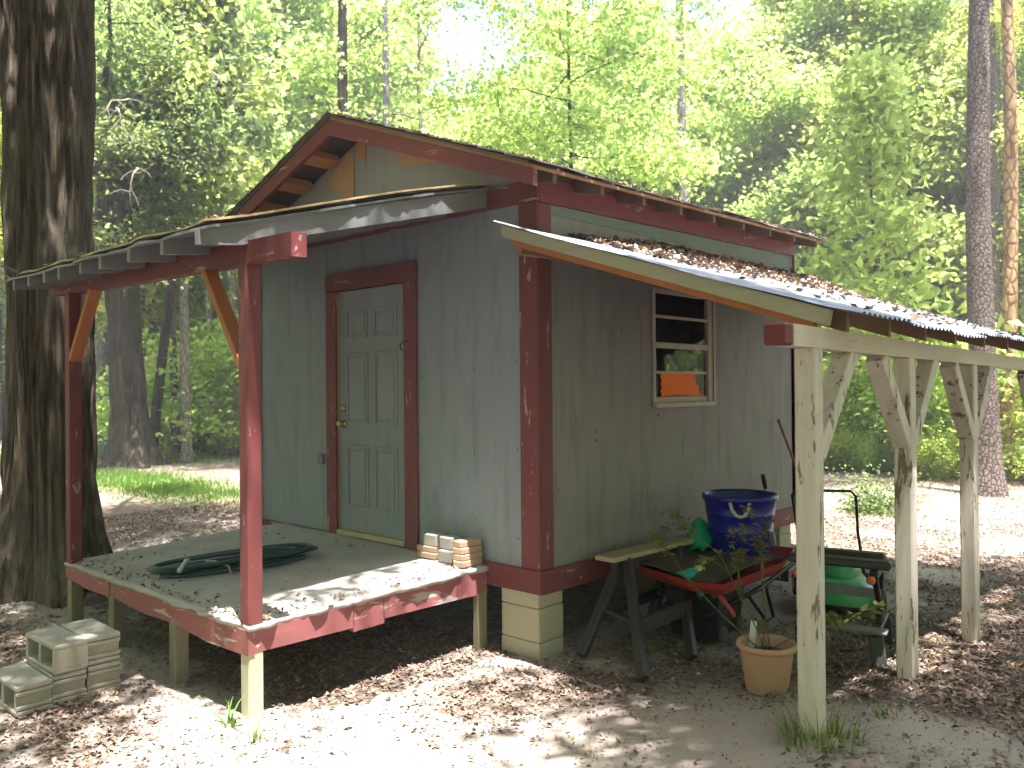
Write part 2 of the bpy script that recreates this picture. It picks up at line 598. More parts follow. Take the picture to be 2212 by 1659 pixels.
def litter_shade_density(x, y):
    d = .09 + 0 * x
    d = d + .75 * blob(x, y, .25, -.75, .42, .5) + .35 * blob(x, y, .45, -.2, .45, .35)
    d = d + .6 * blob(x, y, -1.1, -2.55, .55, .3) + .55 * blob(x, y, -3.0, -2.6, 1.2, .7)
    d = d + .75 * blob(x, y, 2.6, 3.2, 1.5, 2.4) + .6 * blob(x, y, 2.3, 1.4, .8, .9) + .3 * blob(x, y, 3.3, -.6, .8, .8)
    d = d + .45 * blob(x, y, 1.9, -1.3, .9, .5)
    d = d + .3 * blob(x, y, 1.0, .9, 1.0, .9)
    d = d + .9 * np.clip((x + 3.9) * 4, 0, 1) * np.clip((-.15 - x) * 4, 0, 1) * np.clip((y + 1.95) * 1.3, 0, 1) * np.clip((4 - y) * 4, 0, 1)  # ground under deck and shed: leaf mould plus shade put into the colour
    far = np.clip((np.hypot(x - 1.5, y) - 3.5) / 4, 0, 1)
    d = d + .75 * far * (.35 + vnoise(x * .35 + 5, y * .35 + 3, 6) * 1.1)
    d = d - .2 * blob(x, y, 1.6, 6.3, 2.6, .9) - .1 * blob(x, y, 1.0, 9.0, 3.0, .9)
    d = d - .25 * blob(x, y, -9, 1.6, 3.2, .7)
    d = d + (vnoise(x * 1.6 + 3, y * 1.6 + 8, 4) - .5) * .55 + (vnoise(x * 5 + 3, y * 5 + 8, 5) - .5) * .3
    return np.clip(d, 0, 1.2)


def green_density(x, y):
    a = 1.3 * blob(x, y, -13.0, 2.9, 3.4, .8) + .7 * blob(x, y, -18.5, 6.0, 1.6, 1.1) + .9 * blob(x, y, -22, 5.2, 3, 2)
    a = a + .45 * blob(x, y, -1, 18, 4, 2)
    return np.clip(a * (.5 + vnoise(x * 2, y * 2, 9)), 0, .9)


def axis_lines(lo, hi, step, far):
    near = np.arange(lo, hi, step)
    g = [1.1 ** i * step * 4 for i in range(60)]
    out_ = np.cumsum(g); out_ = out_[out_ < far]
    return np.concatenate([(lo - out_)[::-1], near, hi + out_])


xs = axis_lines(-5, 5, .05, 220); ys = axis_lines(-4.2, 6, .05, 220)
X, Y = np.meshgrid(xs, ys, indexing='ij')
Zg = gz(X, Y)
nx, ny = X.shape
idx = np.arange(nx * ny).reshape(nx, ny)
F = np.stack([idx[:-1, :-1], idx[1:, :-1], idx[1:, 1:], idx[:-1, 1:]], -1).reshape(-1, 4)
gm = np_mesh('ground', np.stack([X, Y, Zg], -1).reshape(-1, 3), F, True)
a_ = gm.attributes.new('litter', 'FLOAT', 'POINT'); a_.data.foreach_set('value', litter_shade_density(X, Y).ravel().astype(np.float32))
a_ = gm.attributes.new('green', 'FLOAT', 'POINT'); a_.data.foreach_set('value', green_density(X, Y).ravel().astype(np.float32))
obj('ground', gm, M['ground'], kind='structure')

# ------------------------------------------------------------------ the shed
WL, SD = 3.63, 3.97                     # length of the front wall and of the side wall
shed = thing('garden_shed', 'weathered grey garden shed with dark red trim, a front porch and a white-posted lean-to', 'shed')
SH = .0015
# front wall panels, with the door opening in the middle one
DX0, DX1 = -2.278, -1.384
def front_z(x): return 3.31 - abs(x + 1.87) * .365
obj('wall_panel', MB().prism([(-WL, -.12), (-2.443, -.12), (-2.443, 2.52), (-WL, 2.52)], 1, 0, .045), M['wall'], shed)
obj('wall_panel', MB().prism([(-2.44, -.12), (DX0 - .01, -.12), (DX0 - .01, 2.04), (DX1 + .01, 2.04), (DX1 + .01, -.12), (-1.222, -.12), (-1.222, 2.52), (-2.44, 2.52)], 1, SH, .045), M['wall'], shed)
obj('wall_panel', MB().prism([(-1.219, -.12), (0, -.12), (0, 2.52), (-1.219, 2.52)], 1, 0, .045), M['wall'], shed)
# gable panels above, split at the ridge line
obj('gable_panel', MB().prism([(-WL, 2.522), (-1.872, 2.522), (-1.872, 3.30), (-WL, 2.655)], 1, .002, .04), M['gable'], shed)
obj('gable_panel', MB().prism([(-1.868, 2.522), (-.005, 2.522), (-.005, 2.635), (-1.868, 3.30)], 1, .002, .04), M['gable'], shed)
obj('bare_board', MB().prism([(-2.0, 3.16), (-1.86, 3.06), (-1.86, 3.27), (-1.95, 3.27)], 1, -.012, .001), M['tan_ply'], shed, label='bare tan stud end at the gable peak')
obj('bare_board', MB().prism([(-2.42, 2.98), (-2.02, 2.72), (-2.02, 3.16), (-2.1, 3.2)], 1, -.012, .001), M['tan_ply'], shed, label='bare tan patch left of the gable seam')
obj('bare_board', MB().prism([(-2.1, 2.6), (-2.0, 2.55), (-2.0, 2.70), (-2.2, 2.80)], 1, -.010, .001), M['tan_ply'], shed)
obj('bare_board', MB().prism([(-1.45, 2.955), (-.75, 2.865), (-.35, 2.72), (-.5, 2.79), (-1.42, 3.11)], 1, -.012, .001), M['tan_ply'], shed, label='bare tan strip below the right rake')
# side wall panels, the second one round the window opening
y0w, y1w, z0w, z1w = 1.385, 2.345, 1.06, 1.985
obj('wall_panel', MB().box(-.045, 0, .0, 1.219, -.12, 2.38, .001), M['side_wall'], shed)
p = MB()
p.box(-.045, 0, 1.222, y0w, -.12, 2.38, 0); p.box(-.045, 0, y1w, 2.438, -.12, 2.38, 0)
p.box(-.045, 0, y0w, y1w, -.12, z0w, 0); p.box(-.045, 0, y0w, y1w, z1w, 2.38, 0)
obj('wall_panel', p, M['side_wall'], shed)
obj('wall_panel', MB().box(-.045, 0, 2.441, 3.66, -.12, 2.38, .001), M['side_wall'], shed)
obj('wall_panel', MB().box(-.045, 0, 3.663, SD, -.12, 2.38, .001), M['side_wall'], shed)
obj('upper_siding', MB().prism([(0, 2.383), (SD, 2.383), (SD, 2.68), (0, 2.62)], 0, -.045, -.001), M['upper_side'], shed)
# rear and left walls, floor
obj('wall_panel', MB().prism([(-WL, -.12), (0, -.12), (0, 2.66), (-1.87, 3.34), (-WL, 2.66)], 1, SD - .045, SD), M['wall'], shed)
obj('wall_panel', MB().box(-WL, -WL + .045, .046, SD - .046, -.12, 2.62, .001), M['wall'], shed)
obj('floor', MB().box(-WL + .01, -.06, .06, SD - .06, -.19, -.122), M['roof_under'], shed)
# red corner boards, skirt and frieze
obj('corner_board', MB().box(-.15, .022, -.022, -.0005, -.035, 2.45), M['red_z'], shed)
obj('corner_board', MB().box(.0005, .022, .0005, .125, -.035, 2.44), M['red_z'], shed)
obj('corner_board', MB().box(-WL - .02, -WL + .1, -.022, -.0005, -.035, 2.44), M['red_z'], shed)
obj('skirt_board', MB().box(-WL - .02, .03, -.03, -.0005, -.195, -.037), M['red_x'], shed)
obj('skirt_board', MB().box(.0005, .03, .0005, SD + .02, -.2, -.04), M['red_y'], shed)
obj('skirt_board', MB().box(-WL - .02, -WL, 0, SD + .02, -.2, -.04), M['red_y'], shed)
obj('frieze_board', MB().box(-WL, .026, -.026, -.0005, 2.452, 2.6), M['red_x'], shed)
obj('frieze_board', MB().prism([(.0, 2.445), (SD, 2.515), (SD, 2.685), (.0, 2.615)], 0, .0005, .026), M['red_y'], shed)
obj('corner_board', MB().box(-.04, .02, SD + .0005, SD + .022, -.04, 2.6), M['red_z'], shed)

# door
dr = obj('door', MB().box(DX0, DX1, .014, .05, .0, 2.028, .003), M['door'], shed)
dw = DX1 - DX0
for (px0, px1, pz0, pz1) in [(a, b_, c, d) for (c, d) in ((.20, .72), (.90, 1.50), (1.62, 1.86)) for (a, b_) in ((.11, .405), (.49, .785))]:
    q_ = MB()
    x0, x1 = DX0 + px0 * dw / .894, DX0 + px1 * dw / .894
    # raised moulding frame and a raised field inside it
    t_ = .022
    yf = .0135
    for (a, b_, c, d) in ((x0, x1, pz0, pz0 + t_), (x0, x1, pz1 - t_, pz1), (x0, x0 + t_, pz0 + t_, pz1 - t_), (x1 - t_, x1, pz0 + t_, pz1 - t_)):
        q_.box(a, b_, yf - .010, yf, c, d, .003)
    q_.box(x0 + .045, x1 - .045, yf - .007, yf, pz0 + .045, pz1 - .045, .006)
    obj('door_panel', q_, M['door'], dr)
Mk = Matrix.Translation((DX0 + .065, .012, .90)) @ Matrix.Rotation(R(90), 4, 'X')
obj('door_knob', MB().lathe([(.0, 0), (.032, 0), (.032, .006), (.012, .012), (.012, .03), (.024, .038), (.029, .05), (.024, .062), (.0, .066)], 20, M=Mk), M['brass'], dr, True)
Mk = Matrix.Translation((DX0 + .06, .012, 1.03)) @ Matrix.Rotation(R(90), 4, 'X')
obj('deadbolt', MB().lathe([(.0, 0), (.028, 0), (.028, .008), (.018, .016), (.0, .018)], 18, M=Mk), M['brass'], dr, True)
obj('door_casing', MB().box(DX0 - .15, DX0 - .004, -.024, -.0005, -.04, 2.033), M['red_z'], shed)
obj('door_casing', MB().box(DX1 + .004, DX1 + .155, -.024, -.0005, -.055, 2.033), M['red_z'], shed)
obj('door_casing', MB().box(DX0 - .155, DX1 + .16, -.026, -.0005, 2.035, 2.185), M['red_x'], shed)
obj('door_jamb', MB().box(DX0 - .012, DX0 - .001, -.001, .05, 0, 2.03, .001), M['tan_ply'], shed)
obj('threshold', MB().box(DX0 - .0, DX1 + .0, -.03, .05, -.045, -.003), M['plank'], shed)
obj('door_hook', MB().tube([(DX1 + .08, -.028, 1.56), (DX1 + .06, -.05, 1.565), (DX1 + .015, -.055, 1.55), (DX1 + .0, -.05, 1.515), (DX1 + .01, -.04, 1.49)], .006, 6), M['rust'], shed, True)
obj('outlet_box', MB().box(-2.56, -2.485, -.03, -.0005, .54, .63), M['grey_plate'], shed)

# window
wf = MB()
wf.box(-.03, .012, y0w, y0w + .035, z0w, z1w); wf.box(-.03, .012, y1w - .1, y1w, z0w, z1w)
wf.box(-.03, .012, y0w + .036, y1w - .101, z1w - .04, z1w); wf.box(-.03, .0, y0w + .036, y1w - .101, z0w, z0w + .05)
win = obj('window', wf, M['window_frame'], shed)
obj('window_trim', MB().box(.0125, .024, y1w - .028, y1w + .004, z0w - .005, z1w), M['window_frame'], win)
obj('muntin', MB().box(-.02, .004, y0w + .036, y1w - .101, 1.748, 1.772, .002), M['window_frame'], win)
obj('meeting_rail', MB().box(-.022, .008, y0w + .036, y1w - .101, 1.503, 1.55, .002), M['window_frame'], win)
obj('muntin', MB().box(-.024, -.002, y0w + .036, y1w - .101, 1.297, 1.320, .002), M['window_frame'], win)
obj('sill', MB().box(.001, .04, y0w - .005, y1w - .02, z0w - .035, z0w + .004), M['window_frame'], win)
for (za, zb_, xx) in ((1.773, z1w - .041, -.008), (1.551, 1.747, -.008), (1.321, 1.502, -.014), (z0w + .051, 1.296, -.014)):
    obj('pane', MB().box(xx - .002, xx, y0w + .037, y1w - .102, za, zb_, 0), M['glass'], win)

# nail plates on the side wall
q_ = MB()
for (yy, zz) in ((.62, .86), (.63, .80), (.95, 1.62), (1.45, .96), (2.75, 1.45)):
    q_.box(.0005, .006, yy, yy + .014, zz, zz + .014, .002)
for k in range(26):
    xx = (-3.55, -2.47, -2.41, -1.25, -1.19, -.62, -.2)[k % 7]
    zz = .15 + (k // 7) * .56 + (k % 3) * .05
    if DX0 - .17 < xx < DX1 + .17: continue
    q_.box(xx, xx + .011, -.004, -.0005, zz, zz + .011, .002)
obj('nail_head', q_, M['rust'], shed, kind='stuff')

# ---- main roof
YF, YB = -.35, 4.15
def tilt(y): return .0168 * (y + .35)
RX, RZ, EXR, EXL = -1.87, 3.375, .30, -4.04
SL = (RZ - 2.582) / (EXR - RX)
def roof_z(x, y): return RZ - abs(x - RX) * SL + tilt(y)
def slab(side, top, thick, x_in, x_out, ya, yb, jag=0, seed=0):
    """a sloping slab from the ridge to the eave, its eave edge slightly uneven"""
    r_ = random.Random(seed)
    k = 24
    vs, fs = [], []
    for i in range(k + 1):
        y = ya + (yb - ya) * i / k
        xo = x_out + side * r_.uniform(0, jag)
        for (x, dz) in ((x_in, top), (xo, top + r_.uniform(-.3, .3) * jag), (xo, top - thick), (x_in, top - thick)):
            vs.append((x, y, roof_z(x, y) + dz))
    for i in range(k):
        for j in range(4):
            fs.append((i * 4 + j, i * 4 + (j + 1) % 4, i * 4 + 4 + (j + 1) % 4, i * 4 + 4 + j))
    fs += [(0, 1, 2, 3), (k * 4 + 3, k * 4 + 2, k * 4 + 1, k * 4)]
    return MB().add(vs, fs)
roof = obj('roof', slab(1, -.012, .022, RX, EXR - .015, YF, YB), M['raw_y'], shed)
obj('roof_deck', slab(-1, -.012, .022, RX, EXL, YF, YB), M['roof_under'], roof)
obj('shingle_field', slab(1, .004, .014, RX, EXR - .06, YF - .01, YB + .01, .006, 3), M['shingle'], roof)
obj('shingle_field', slab(-1, .004, .014, RX, EXL + .06, YF - .01, YB + .01, .006, 4), M['shingle'], roof)
# shingle tabs along the right eave, and along both rakes
tabm = {}
rr = random.Random(5)
ny_t = 15
for i in range(ny_t):
    y = YF - .01 + (YB - YF + .02) * i / ny_t
    L = (YB - YF) / ny_t - .012
    x0, x1 = EXR - .26, EXR + rr.uniform(.0, .03)
    z0, z1 = roof_z(x0, y) + .006, roof_z(x1, y) + .008 + rr.uniform(-.012, .012)
    obj('shingle', MB().add([(x0, y, z0), (x1, y, z1), (x1, y + L, z1 + rr.uniform(-.006, .01)), (x0, y + L, z0), (x0, y, z0 + .008), (x1, y, z1 + .008), (x1 + rr.uniform(-.01, .01), y + L, z1 + .01), (x0, y + L, z0 + .008)],
        [(3, 2, 1, 0), (4, 5, 6, 7), (0, 1, 5, 4), (1, 2, 6, 5), (2, 3, 7, 6), (3, 0, 4, 7)]), M['shingle'], roof)
for side, xe in ((1, EXR), (-1, EXL)):
    n_ = 9
    for i in range(n_):
        xa = RX + (xe - RX) * i / n_; xb = RX + (xe - RX) * (i + 1) / n_ + side * .01
        za = roof_z(xa, YF) + .010; zb_ = roof_z(xb, YF) + .018
        yo = YF - .03 + rr.uniform(-.008, .008)
        obj('shingle', MB().add([(xa, yo, za), (xb, yo, zb_), (xb, YF + .25, zb_), (xa, YF + .25, za), (xa, yo, za + .008), (xb, yo, zb_ + .009), (xb, YF + .25, zb_ + .009), (xa, YF + .25, za + .008)],
            [(3, 2, 1, 0), (4, 5, 6, 7), (0, 1, 5, 4), (1, 2, 6, 5), (2, 3, 7, 6), (3, 0, 4, 7)]), M['shingle'], roof)
q_ = MB()
q_.add([(RX - .14, YF - .03, RZ - .035), (RX, YF - .03, RZ + .025), (RX + .14, YF - .03, RZ - .035), (RX - .14, YB, RZ - .035 + tilt(YB)), (RX, YB, RZ + .025 + tilt(YB)), (RX + .14, YB, RZ - .035 + tilt(YB)),
        (RX - .14, YF - .03, RZ - .045), (RX, YF - .03, RZ + .013), (RX + .14, YF - .03, RZ - .045), (RX - .14, YB, RZ - .045 + tilt(YB)), (RX, YB, RZ + .013 + tilt(YB)), (RX + .14, YB, RZ - .045 + tilt(YB))],
       [(0, 1, 4, 3), (1, 2, 5, 4), (6, 9, 10, 7), (7, 10, 11, 8), (0, 6, 7, 1), (1, 7, 8, 2), (3, 4, 10, 9), (4, 5, 11, 10), (0, 3, 9, 6), (2, 8, 11, 5)])
obj('ridge_cap', q_, M['shingle'], roof)
# rake boards
for side, xe in ((1, EXR - .01), (-1, EXL + .01)):
    xr = RX + side * .0
    zt0, zt1 = RZ - .036, roof_z(xe, YF) - .036
    obj('rake_board', MB().prism([(xr, zt0), (xe, zt1), (xe, zt1 - .105), (xr, zt0 - .125)], 1, YF - .012, YF + .026), M['red_x'], roof)
# lookouts under the left slope and at the right
for side, xl in [(-1, RX - .42), (-1, RX - .83), (-1, RX - 1.24), (-1, RX - 1.62), (1, RX + .55), (1, RX + 1.2), (1, RX + 1.75)]:
    zt = roof_z(xl, -.2) - .037
    q_ = MB()
    Mx = Matrix.Translation((xl, -.162, zt - .045)) @ Matrix.Rotation(math.atan(SL) * side, 4, 'Y')
    q_.cbox((.14, .31, .07), Mx, .004)
    obj('lookout', q_, M['raw_y'], roof)
# rafter tails along the side wall
for i in range(9):
    y = -.12 + i * .51
    za = roof_z(.03, y) - .037; zb_ = roof_z(EXR - .04, y) - .037
    obj('rafter_tail', MB().prism([(.028, za), (EXR - .04, zb_), (EXR - .04, zb_ - .06), (.028, za - .088)], 1, y - .02, y + .02), M['tail'], roof)
obj('bird_block', MB().prism([(YF + .03, 2.618), (SD, 2.69), (SD, 2.69 + .05), (YF + .03, 2.618 + .05)], 0, -.01, .012), M['tail'], roof)

# ---- porch
porch = node_empty('porch', shed)
XR, XL_, YD = -.466, -3.17, -1.88
def deck_z(x, y):
    u = (x - XR) / (XL_ - XR); v = y / YD
    return (-.058 + .02 * u) * (1 - v) + (-.085 - .022 * u) * v
# deck slab with a crumbling edge
kx, ky = 70, 48
vs, fs = [], []
for i in range(kx + 1):
    for j in range(ky + 1):
        x = XR + .01 + (XL_ - .015 - XR - .01) * i / kx
        y = -.032 + (YD - .01 + .032) * j / ky
        e = (vnoise(np.array([x * 9.]), np.array([y * 9.]), 12)[0] - .45) * .035 + (vnoise(np.array([x * 31.]), np.array([y * 31.]), 13)[0] - .5) * .02
        if i == 0: x += e
        if i == kx: x += e
        if j == ky: y += e
        dz = (vnoise(np.array([x * 5.]), np.array([y * 5.]), 14)[0] - .5) * .014
        if i in (0, 1) or j in (ky, ky - 1): dz -= .006
        vs.append((x, y, deck_z(x, y) + dz))
n0 = len(vs)
vs += [(x, y, deck_z(x, y) - .035) for (x, y, z) in vs]
def I(i, j): return i * (ky + 1) + j
for i in range(kx):
    for j in range(ky):
        fs.append((I(i, j), I(i, j + 1), I(i + 1, j + 1), I(i + 1, j)))
        fs.append((n0 + I(i, j), n0 + I(i + 1, j), n0 + I(i + 1, j + 1), n0 + I(i, j + 1)))
ring = [I(i, 0) for i in range(kx)] + [I(kx, j) for j in range(ky)] + [I(i, ky) for i in range(kx, 0, -1)] + [I(0, j) for j in range(ky, 0, -1)]
for a, b_ in zip(ring, ring[1:] + ring[:1]):
    fs.append((a, b_, n0 + b_, n0 + a))
obj('deck', MB().add(vs, fs), M['deck'], porch, True)
def zd(x, y, d): return deck_z(x, y) - .036 - d
# skirt boards: front edge in three uneven lengths, right edge in three, left edge
for (xa, xb, h, dy) in ((XR + .003, -1.38, .135, -.003), (-1.385, -2.35, .12, .006), (-2.355, XL_ - .005, .105, .0)):
    obj('skirt_board', MB().prism([(xa, zd(xa, YD, 0)), (xb, zd(xb, YD, 0)), (xb, zd(xb, YD, h - .02)), ((xa + xb) / 2, zd((xa + xb) / 2, YD, h + .01)), (xa, zd(xa, YD, h))], 1, YD + dy, YD + .038 + dy), M['red_worn_x'], porch)
for (ya, yb, h0, h1) in ((YD + .037, -1.18, .125, .14), (-1.185, -.95, .165, .165), (-.955, -.32, .135, .15), (-.325, -.035, .15, .16)):
    obj('skirt_board', MB().prism([(ya, zd(XR, ya, 0)), (yb, zd(XR, yb, 0)), (yb, zd(XR, yb, h1)), (ya, zd(XR, ya, h0))], 0, XR - .038, XR), M['red_worn_y'], porch)
obj('skirt_board', MB().box(XL_, XL_ + .036, YD + .04, -.035, -.24, -.115), M['red_worn_y'], porch)
obj('joist', MB().box(XR - .1, XL_ + .1, -.95, -.91, -.25, -.12), M['grey_post'], porch)
# support posts under the deck
obj('support_post', MB().box(XR - .092, XR - .002, YD + .002, YD + .092, -.85, -.236, .006), M['mossy_post'], porch, label='pale mossy support post under the near deck corner')
for (x, y) in ((-1.42, -1.82), (-2.44, -1.79), (XL_ + .05, -1.83), (-2.44, -.35), (XL_ + .06, -.3)):
    obj('support_post', MB().box(x - .045, x + .045, y - .045, y + .045, -.85, zd(x, y, .10), .006), M['grey_post'], porch)
obj('support_post', MB().box(XR - .05, XR + .005, -.13, -.038, -.85, -.24, .006), M['grey_post'], porch)
# red posts
obj('porch_post', MB().box(XR - .09, XR - .0, YD, YD + .09, deck_z(XR, YD) - .01, 1.89, .006), M['red_post'], porch)
obj('porch_post', MB().box(XL_, XL_ + .09, YD, YD + .09, deck_z(XL_, YD) - .01, 1.955, .006), M['red_z'], porch)
# beam
obj('beam', MB().add([(-.02, YD + yy, 1.876 + dz) if k == 0 else (-3.41, YD + yy, 1.948 + dz * .85) for k in (0, 1) for (yy, dz) in ((0, 0), (.092, 0), (.092, .125), (0, .125))],
    [(0, 1, 2, 3), (7, 6, 5, 4), (0, 4, 5, 1), (1, 5, 6, 2), (2, 6, 7, 3), (3, 7, 4, 0)]), M['red_x'], porch)
# braces
obj('brace', MB().beam((XR - .07, YD + .045, 1.30), (XR - .52, YD + .045, 1.92), .045, .085, (0, 1, 0)), M['orange_wood'], porch)
obj('brace', MB().beam((XL_ + .06, YD + .045, 1.42), (XL_ + .52, YD + .045, 1.98), .045, .085, (0, 1, 0)), M['orange_wood'], porch)
# rafters
for k, x in enumerate((-.465, -.875, -1.316, -1.744, -2.064, -2.456, -2.746, -3.066, -3.40)):
    dzk = [0, -.004, .004, .006, .01, .012, .015, .018, .02][k]
    obj('rafter', MB().prism([(-.03, 2.595 + dzk), (-2.16, 2.036 + dzk), (-2.16, 1.952 + dzk), (-1.92, 1.978 + dzk), (-.03, 2.47 + dzk)], 0, x - .02, x + .02), M['rafter_grey'], porch)
# roof sheathing, warped up from the rafters
def porch_sheet(dz, th, x0, x1, ya, yb, wz, seed):
    r_ = random.Random(seed)
    kx, ky = 26, 26
    vs = []
    for s_ in (0, 1):
        for i in range(kx + 1):
            for j in range(ky + 1):
                x = x0 + (x1 - x0) * i / kx; y = ya + (yb - ya) * j / ky
                z = 2.606 + .2625 * y + dz - (x + .45) * .006
                z += wz * math.exp(-((x + .45) / .5) ** 2) * math.sin(min(1, max(0, -y / 1.9)) * math.pi) + .006 * math.sin(x * 9 + y * 3)
                e = (vnoise(np.array([x * 8.]), np.array([y * 8.]), seed)[0] - .5) * .05
                vs.append((x + (e if i in (0, kx) else 0), y + (e if j == ky else 0), z - s_ * th))
    n0 = (kx + 1) * (ky + 1)
    fs = []
    def I(i, j): return i * (ky + 1) + j
    for i in range(kx):
        for j in range(ky):
            fs.append((I(i, j), I(i + 1, j), I(i + 1, j + 1), I(i, j + 1)))
            fs.append((n0 + I(i, j), n0 + I(i, j + 1), n0 + I(i + 1, j + 1), n0 + I(i + 1, j)))
    ring = [I(i, 0) for i in range(kx)] + [I(kx, j) for j in range(ky)] + [I(i, ky) for i in range(kx, 0, -1)] + [I(0, j) for j in range(ky, 0, -1)]
    for a, b_ in zip(ring, ring[1:] + ring[:1]):
        fs.append((a, b_, n0 + b_, n0 + a))
    return MB().add(vs, fs)
obj('roof_sheathing', porch_sheet(.003, .016, -3.52, -.43, -.03, -2.17, .022, 21), M['rafter_grey'], porch)
obj('roofing_felt', porch_sheet(.016, .006, -3.53, -.43, -.03, -2.15, .028, 22), M['tarpaper'], porch)
obj('roof_covering', porch_sheet(.035, .013, -3.55, -.42, -.035, -2.12, .03, 23), M['tan_sheath'], porch)

# ---- lean-to
lean = node_empty('lean_to', shed)
LX = 2.035
LS = .3265
def lz(x): return 2.235 - LS * x
def bz(y): return 1.372 - .014 * (y + .77)
post_ys = (-.4, .95, 2.3, 4.5)
for y in post_ys:
    # a weathered post with worn, uneven arrises
    g0 = G(LX, y) - .25
    n_s = 40
    vs, fs = [], []
    hw = .050
    prof = [(-hw, -hw + .008), (-hw + .008, -hw), (hw - .008, -hw), (hw, -hw + .008), (hw, hw - .008), (hw - .008, hw), (-hw + .008, hw), (-hw, hw - .008)]
    r_ = random.Random(int(y * 100))
    for i in range(n_s + 1):
        z = g0 + (bz(y) - g0) * i / n_s
        low = max(0, 1 - (z + .6) / .6)
        for (px_, py_) in prof:
            k_ = 1 - r_.random() * .05 * low - r_.random() * .015
            vs.append((LX + px_ * k_, y + py_ * k_, z))
    for i in range(n_s):
        for k in range(8):
            fs.append((i * 8 + k, i * 8 + (k + 1) % 8, i * 8 + 8 + (k + 1) % 8, i * 8 + 8 + k))
    fs += [tuple(range(8))[::-1], tuple(range(n_s * 8, n_s * 8 + 8))]
    obj('post', MB().add(vs, fs), M['white_z'], lean)
    for s_ in (-1, 1):
        if y == -.4 and s_ == -1: continue
        if y == 4.5 and s_ == 1: continue
        obj('brace', MB().beam((LX, y + s_ * .035, bz(y) - .50), (LX, y + s_ * .47, bz(y) + .0), .088, .098, (1, 0, 0)), M['white_z'], lean)
ya, yb = -.77, 4.75
obj('beam', MB().add([(LX + xx, yy, bz(yy) + .001 + dz) for yy in (ya + .10, yb) for (xx, dz) in ((-.047, 0), (.05, 0), (.05, .097), (-.047, .097))],
    [(3, 2, 1, 0), (4, 5, 6, 7), (0, 1, 5, 4), (1, 2, 6, 5), (2, 3, 7, 6), (3, 0, 4, 7)]), M['white_y'], lean)
obj('beam_end', MB().box(LX - .048, LX + .051, ya, ya + .099, bz(ya) + .0, bz(ya) + .099, .01), M['red_y'], lean, label='dark red painted end of the lean-to beam')
for y in (-.135, .457, 1.067, 1.684, 2.40, 3.08, 3.75, 4.4):
    obj('rafter', MB().prism([(.03, lz(.03)), (2.12, lz(2.12)), (2.12, lz(2.12) - .092), (.03, lz(.03) - .092)], 1, y - .019, y + .019), M['raw_x'], lean)
obj('rake_board', MB().prism([(-.01, lz(-.01) + .004), (2.115, lz(2.115) + .004), (2.10, lz(2.1) - .075), (-.01, lz(-.01) - .070)], 1, -.335, -.30), M['cream_x'], lean)
obj('purlin', MB().prism([(.03, lz(.03) - .07), (2.02, lz(2.02) - .07), (2.02, lz(2.02) - .11), (.03, lz(.03) - .11)], 1, -.298, -.262), M['orange_wood'], lean)
obj('ledger', MB().box(.001, .04, -.2, 4.45, lz(.03) - .16, lz(.03) - .095), M['raw_y'], lean)
# corrugated sheets, seven of them side by side
Y0s, Y1s, nsheet = -.36, 4.6, 7
wsh = (Y1s - Y0s) / nsheet
for k in range(nsheet):
    r_ = random.Random(40 + k)
    ya_, yb_ = Y0s + k * wsh - (.03 if k else 0), Y0s + (k + 1) * wsh
    nyv = int((yb_ - ya_) / .0085)
    nxv = 14
    j_ = np.linspace(ya_, yb_, nyv + 1); i_ = np.linspace(-.06, 2.27 + r_.uniform(-.02, .03), nxv + 1)
    XX, YY = np.meshgrid(i_, j_, indexing='ij')
    ZZ = 2.235 - LS * XX + .014 + .008 * np.cos(YY * 2 * math.pi / .068) + .002 * (k % 2) + .012 * (vnoise(XX * 2 + k, YY * 3, 30) - .5)
    ZZ += np.clip(XX - 2.1, 0, 1) * r_.uniform(-.1, .1)
    idx = np.arange(XX.size).reshape(XX.shape)
    F = np.stack([idx[:-1, :-1], idx[1:, :-1], idx[1:, 1:], idx[:-1, 1:]], -1).reshape(-1, 4)
    me = np_mesh('roof_sheet', np.stack([XX, YY, ZZ], -1).reshape(-1, 3), F, True)
    o = obj('roof_sheet', me, M['corrugated'], lean)

# ------------------------------------------------------------------ block piers under the shed
def block(w, d, h, ch=.008):
    return MB().cbox((w, d, h), Matrix.Translation((0, 0, h / 2)), ch)
def pier(x, y, label, mats):
    t = thing('block_pier', label, 'pier', (x, y, -.76), 0, 'block piers under the shed')
    z = 0
    for k, h in enumerate((.235, .225, .195)):
        q_ = MB(); q_.cbox((.352 - .004 * k, .262, h), Matrix.Translation((0.003 * (k % 2), 0, z + h / 2)), .008)
        obj('block', q_, mats, t)
        z += h + .003
        if z > .55: break
    return t
pier(-.172, .112, 'cream painted block pier under the near corner of the shed', M['block_cream'])
pier(-.172, 3.75, 'block pier under the far right corner, behind the blue tub and sawhorse', M['block_cream'])
pier(-1.9, .25, 'shaded block pier in the dark under the porch deck', M['block_grey'])
pier(-3.45, .25, 'block pier under the far left end of the front wall', M['block_grey'])

